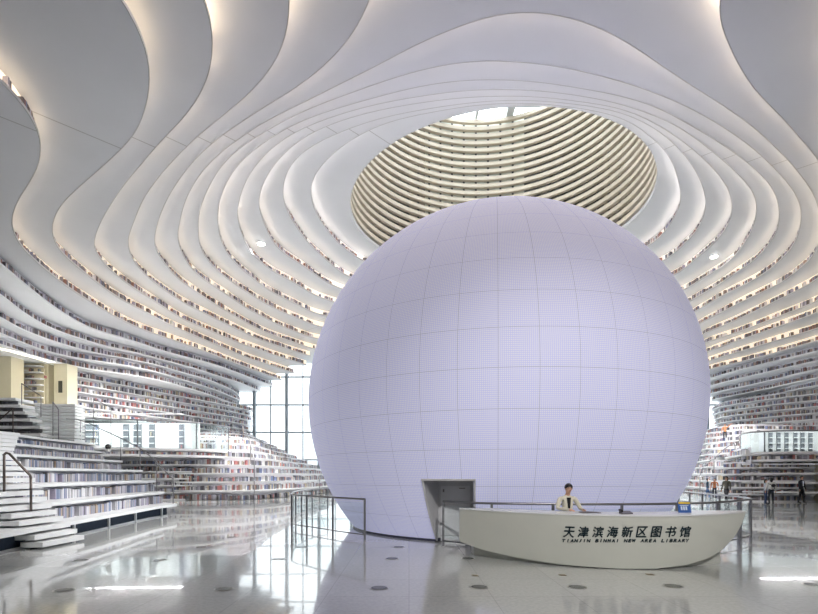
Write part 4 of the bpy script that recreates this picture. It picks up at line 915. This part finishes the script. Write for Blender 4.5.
def person(loc, rz, h, label, top, leg, shoe=(.03, .03, .035, 1), pose=None, hair=HAIR, long_hair=False, headtilt=0, walk=0, bag=None, opening=None, female=False):
    """standing figure facing -Y, then turned by rz"""
    s = h/1.7; o = empty('person', loc, label, 'person'); o.rotation_euler = (0, 0, rz); pose = pose or {}
    T = mat('cloth_%d_%d_%d' % tuple(int(c*255) for c in top[:3]), top, .8); Lm = mat('cloth_%d_%d_%d' % tuple(int(c*255) for c in leg[:3]), leg, .8); SH = mat('cloth_%d_%d_%d' % tuple(int(c*255) for c in shoe[:3]), shoe, .6)
    v = lambda x, y, z, r: (x*s, y*s, z*s, (r[0]*s, r[1]*s) if isinstance(r, tuple) else r*s)
    hp = headtilt; sw = .175 if female else .195
    pel = v(0, 0, .92, (.14, .10)); wai = v(0, -.005, 1.05, (.125, .09)); che = v(0, -.01, 1.26, (.145, .105)); nb = v(0, 0, 1.385, (.085, .075)); nk = v(0, -.01-.1*hp*.3, 1.475, .043)
    hd0 = v(0, -.025-.12*hp*.5, 1.55, (.066, .075)); hd1 = v(0, -.02-.12*hp, 1.61, (.075, .09)); hd2 = v(0, -.012-.11*hp, 1.66, (.058, .07))
    ch = [([pel, wai, che, nb], 1), ([nb, nk, hd0, hd1, hd2], 0)]
    for sd in (-1, 1):
        a = pose.get('L' if sd < 0 else 'R', ((sd*.25, .0, 1.14), (sd*.27, -.06, .90)))
        sh = v(sd*sw, 0, 1.37, .062); el = v(*a[0], .046); wr = v(*a[1], .032)
        ch.append(([nb, sh, el, wr], 1)); d = Vector(wr[:3])-Vector(el[:3]); ch += [(c, 0) for c, _ in hand(wr, d, s, sd)]
        st_ = walk*sd; hip = v(sd*.085, 0, .86, .088); kn = v(sd*.10, -.03-.16*st_, .48, .062); an = v(sd*.105, -.02*0-.26*st_+.02+(.05 if st_ < 0 else 0), .085, .043); to = v(sd*.125, -.26*st_-.15, .035, .035); he = v(sd*.105, -.26*st_+.045+(.04 if st_ < 0 else 0), .04, .038)
        ch.append(([pel, hip, kn, an], 2)); ch.append(([an, he], 3)); ch.append(([an, to], 3))
    me_ = skin_mesh('body', ch, [SKIN, T, Lm, SH]); zmin = min(q.co.z for q in me_.vertices)
    b = bpy.data.objects.new('body', me_); COL.objects.link(b); b.parent = o; b.location = (0, 0, -zmin); dz = -zmin
    hx, hy, hz = hd1[0], hd1[1], hd1[2]+dz
    blob('hair', o, hair, (hx, hy+.012*s, hz+.012*s), .088*s, .103*s, .098*s, ((0, -.35, -.15), (0, .75, .65)), (hp*.5, 0, 0))
    if long_hair: blob('hair', o, hair, (hx, hy+.06*s, hz-.07*s), .085*s, .055*s, .15*s)
    fy = hy-.088*s
    blob('nose', o, SKIN, (hx, fy-.008*s, hz-.018*s), .012*s, .018*s, .02*s)
    for sd in (-1, 1):
        blob('eye', o, mat('eye_dark', (.02, .015, .012, 1), .2), (hx+sd*.03*s, fy+.008*s, hz+.008*s), .012*s, .008*s, .006*s)
        blob('ear', o, SKIN, (hx+sd*.078*s, hy+.012*s, hz-.01*s), .01*s, .02*s, .03*s)
    blob('mouth', o, mat('lips', srgb(172, 92, 88), .5), (hx, fy+.006*s, hz-.052*s), .02*s, .008*s, .006*s)
    if opening:
        om = MB(); om.hexa([v(-.012, -.125, 1.08, 0)[:3], v(.012, -.125, 1.08, 0)[:3], v(.012, -.07, 1.08, 0)[:3], v(-.012, -.07, 1.08, 0)[:3], v(-.042, -.112, 1.40, 0)[:3], v(.042, -.112, 1.40, 0)[:3], v(.042, -.04, 1.40, 0)[:3], v(-.042, -.04, 1.40, 0)[:3]])
        om.build('shirt_front', mat('cloth_open_%d' % int(opening[0]*255), opening, .8), o, loc=(0, 0, dz))
    if bag:
        bmb = MB(); bmb.tube([v(.17, -.10, 1.36, 0)[:3], v(.05, .13, 1.25, 0)[:3], v(-.1, .15, 1.10, 0)[:3], v(-.18, .08, .98, 0)[:3]], .02*s); bmb.build('bag_strap', mat('bag_black', bag, .6), o, True, loc=(0, 0, dz))
        blob('bag', o, mat('bag_black', bag, .6), (-.06*s, .16*s, 1.2*s+dz), .13*s, .07*s, .1*s)
    return o
# the receptionist stands behind the counter, forearms resting on it
rx = 3.29; ry = dtop(3.2)+1.12
R_ = person((rx, ry, 0), .05, 1.575, 'woman in a pale cream jacket looking down behind the reception desk', srgb(226, 222, 206), srgb(40, 40, 48), headtilt=.55, female=True,
    pose={'L': ((-.25, -.06, 1.16), (-.09, -.36, 1.145)), 'R': ((.27, -.08, 1.15), (.2, -.4, 1.145))}, opening=srgb(24, 26, 34))
person((.632*46.6, 46.6, 8*TP+.10), -.5, 1.62, 'person in an orange jacket on the far right steps stretching one arm up', srgb(206, 140, 96), srgb(44, 50, 66), pose={'R': ((.33, -.1, 1.52), (.52, -.25, 1.66))})
person((-17.4, 52.3, 9*TP+.10), pi/2+.3, 1.5, 'person in tan top and blue jeans on the far left steps by the window', srgb(196, 160, 124), srgb(70, 96, 130))
person((.597*37.2, 37.2, 0), .9, 1.5, 'person in a dark blue jacket by the right steps, leftmost of the walkers', srgb(58, 84, 108), srgb(92, 124, 170), walk=.5)
person((.611*36.6, 36.6, 0), -.6, 1.5, 'person in an orange-brown jacket next to the one in dark blue', srgb(186, 120, 82), srgb(56, 58, 72), walk=.4, long_hair=True)
person((.635*29.6, 29.6, 0), -1.2, 1.68, 'person in an olive grey coat walking past the right bookcase', srgb(92, 92, 84), srgb(50, 50, 56), walk=.9, long_hair=True)
person((.724*29.4, 29.4, 0), pi-.2, 1.62, 'person in a white jacket with a black bag, seen from behind', srgb(224, 224, 220), srgb(24, 32, 42), bag=(.02, .02, .025, 1), long_hair=True)
person((.713*30.2, 30.2, 0), .7, 1.5, 'person in a pale top half hidden behind the one in the white jacket', srgb(214, 220, 232), srgb(58, 76, 112), long_hair=True)
person((.785*30.9, 30.9, 0), .35, 1.7, 'person in a dark open jacket over a white shirt standing at far right', srgb(40, 42, 50), srgb(26, 28, 34), opening=srgb(220, 222, 226), walk=.3)
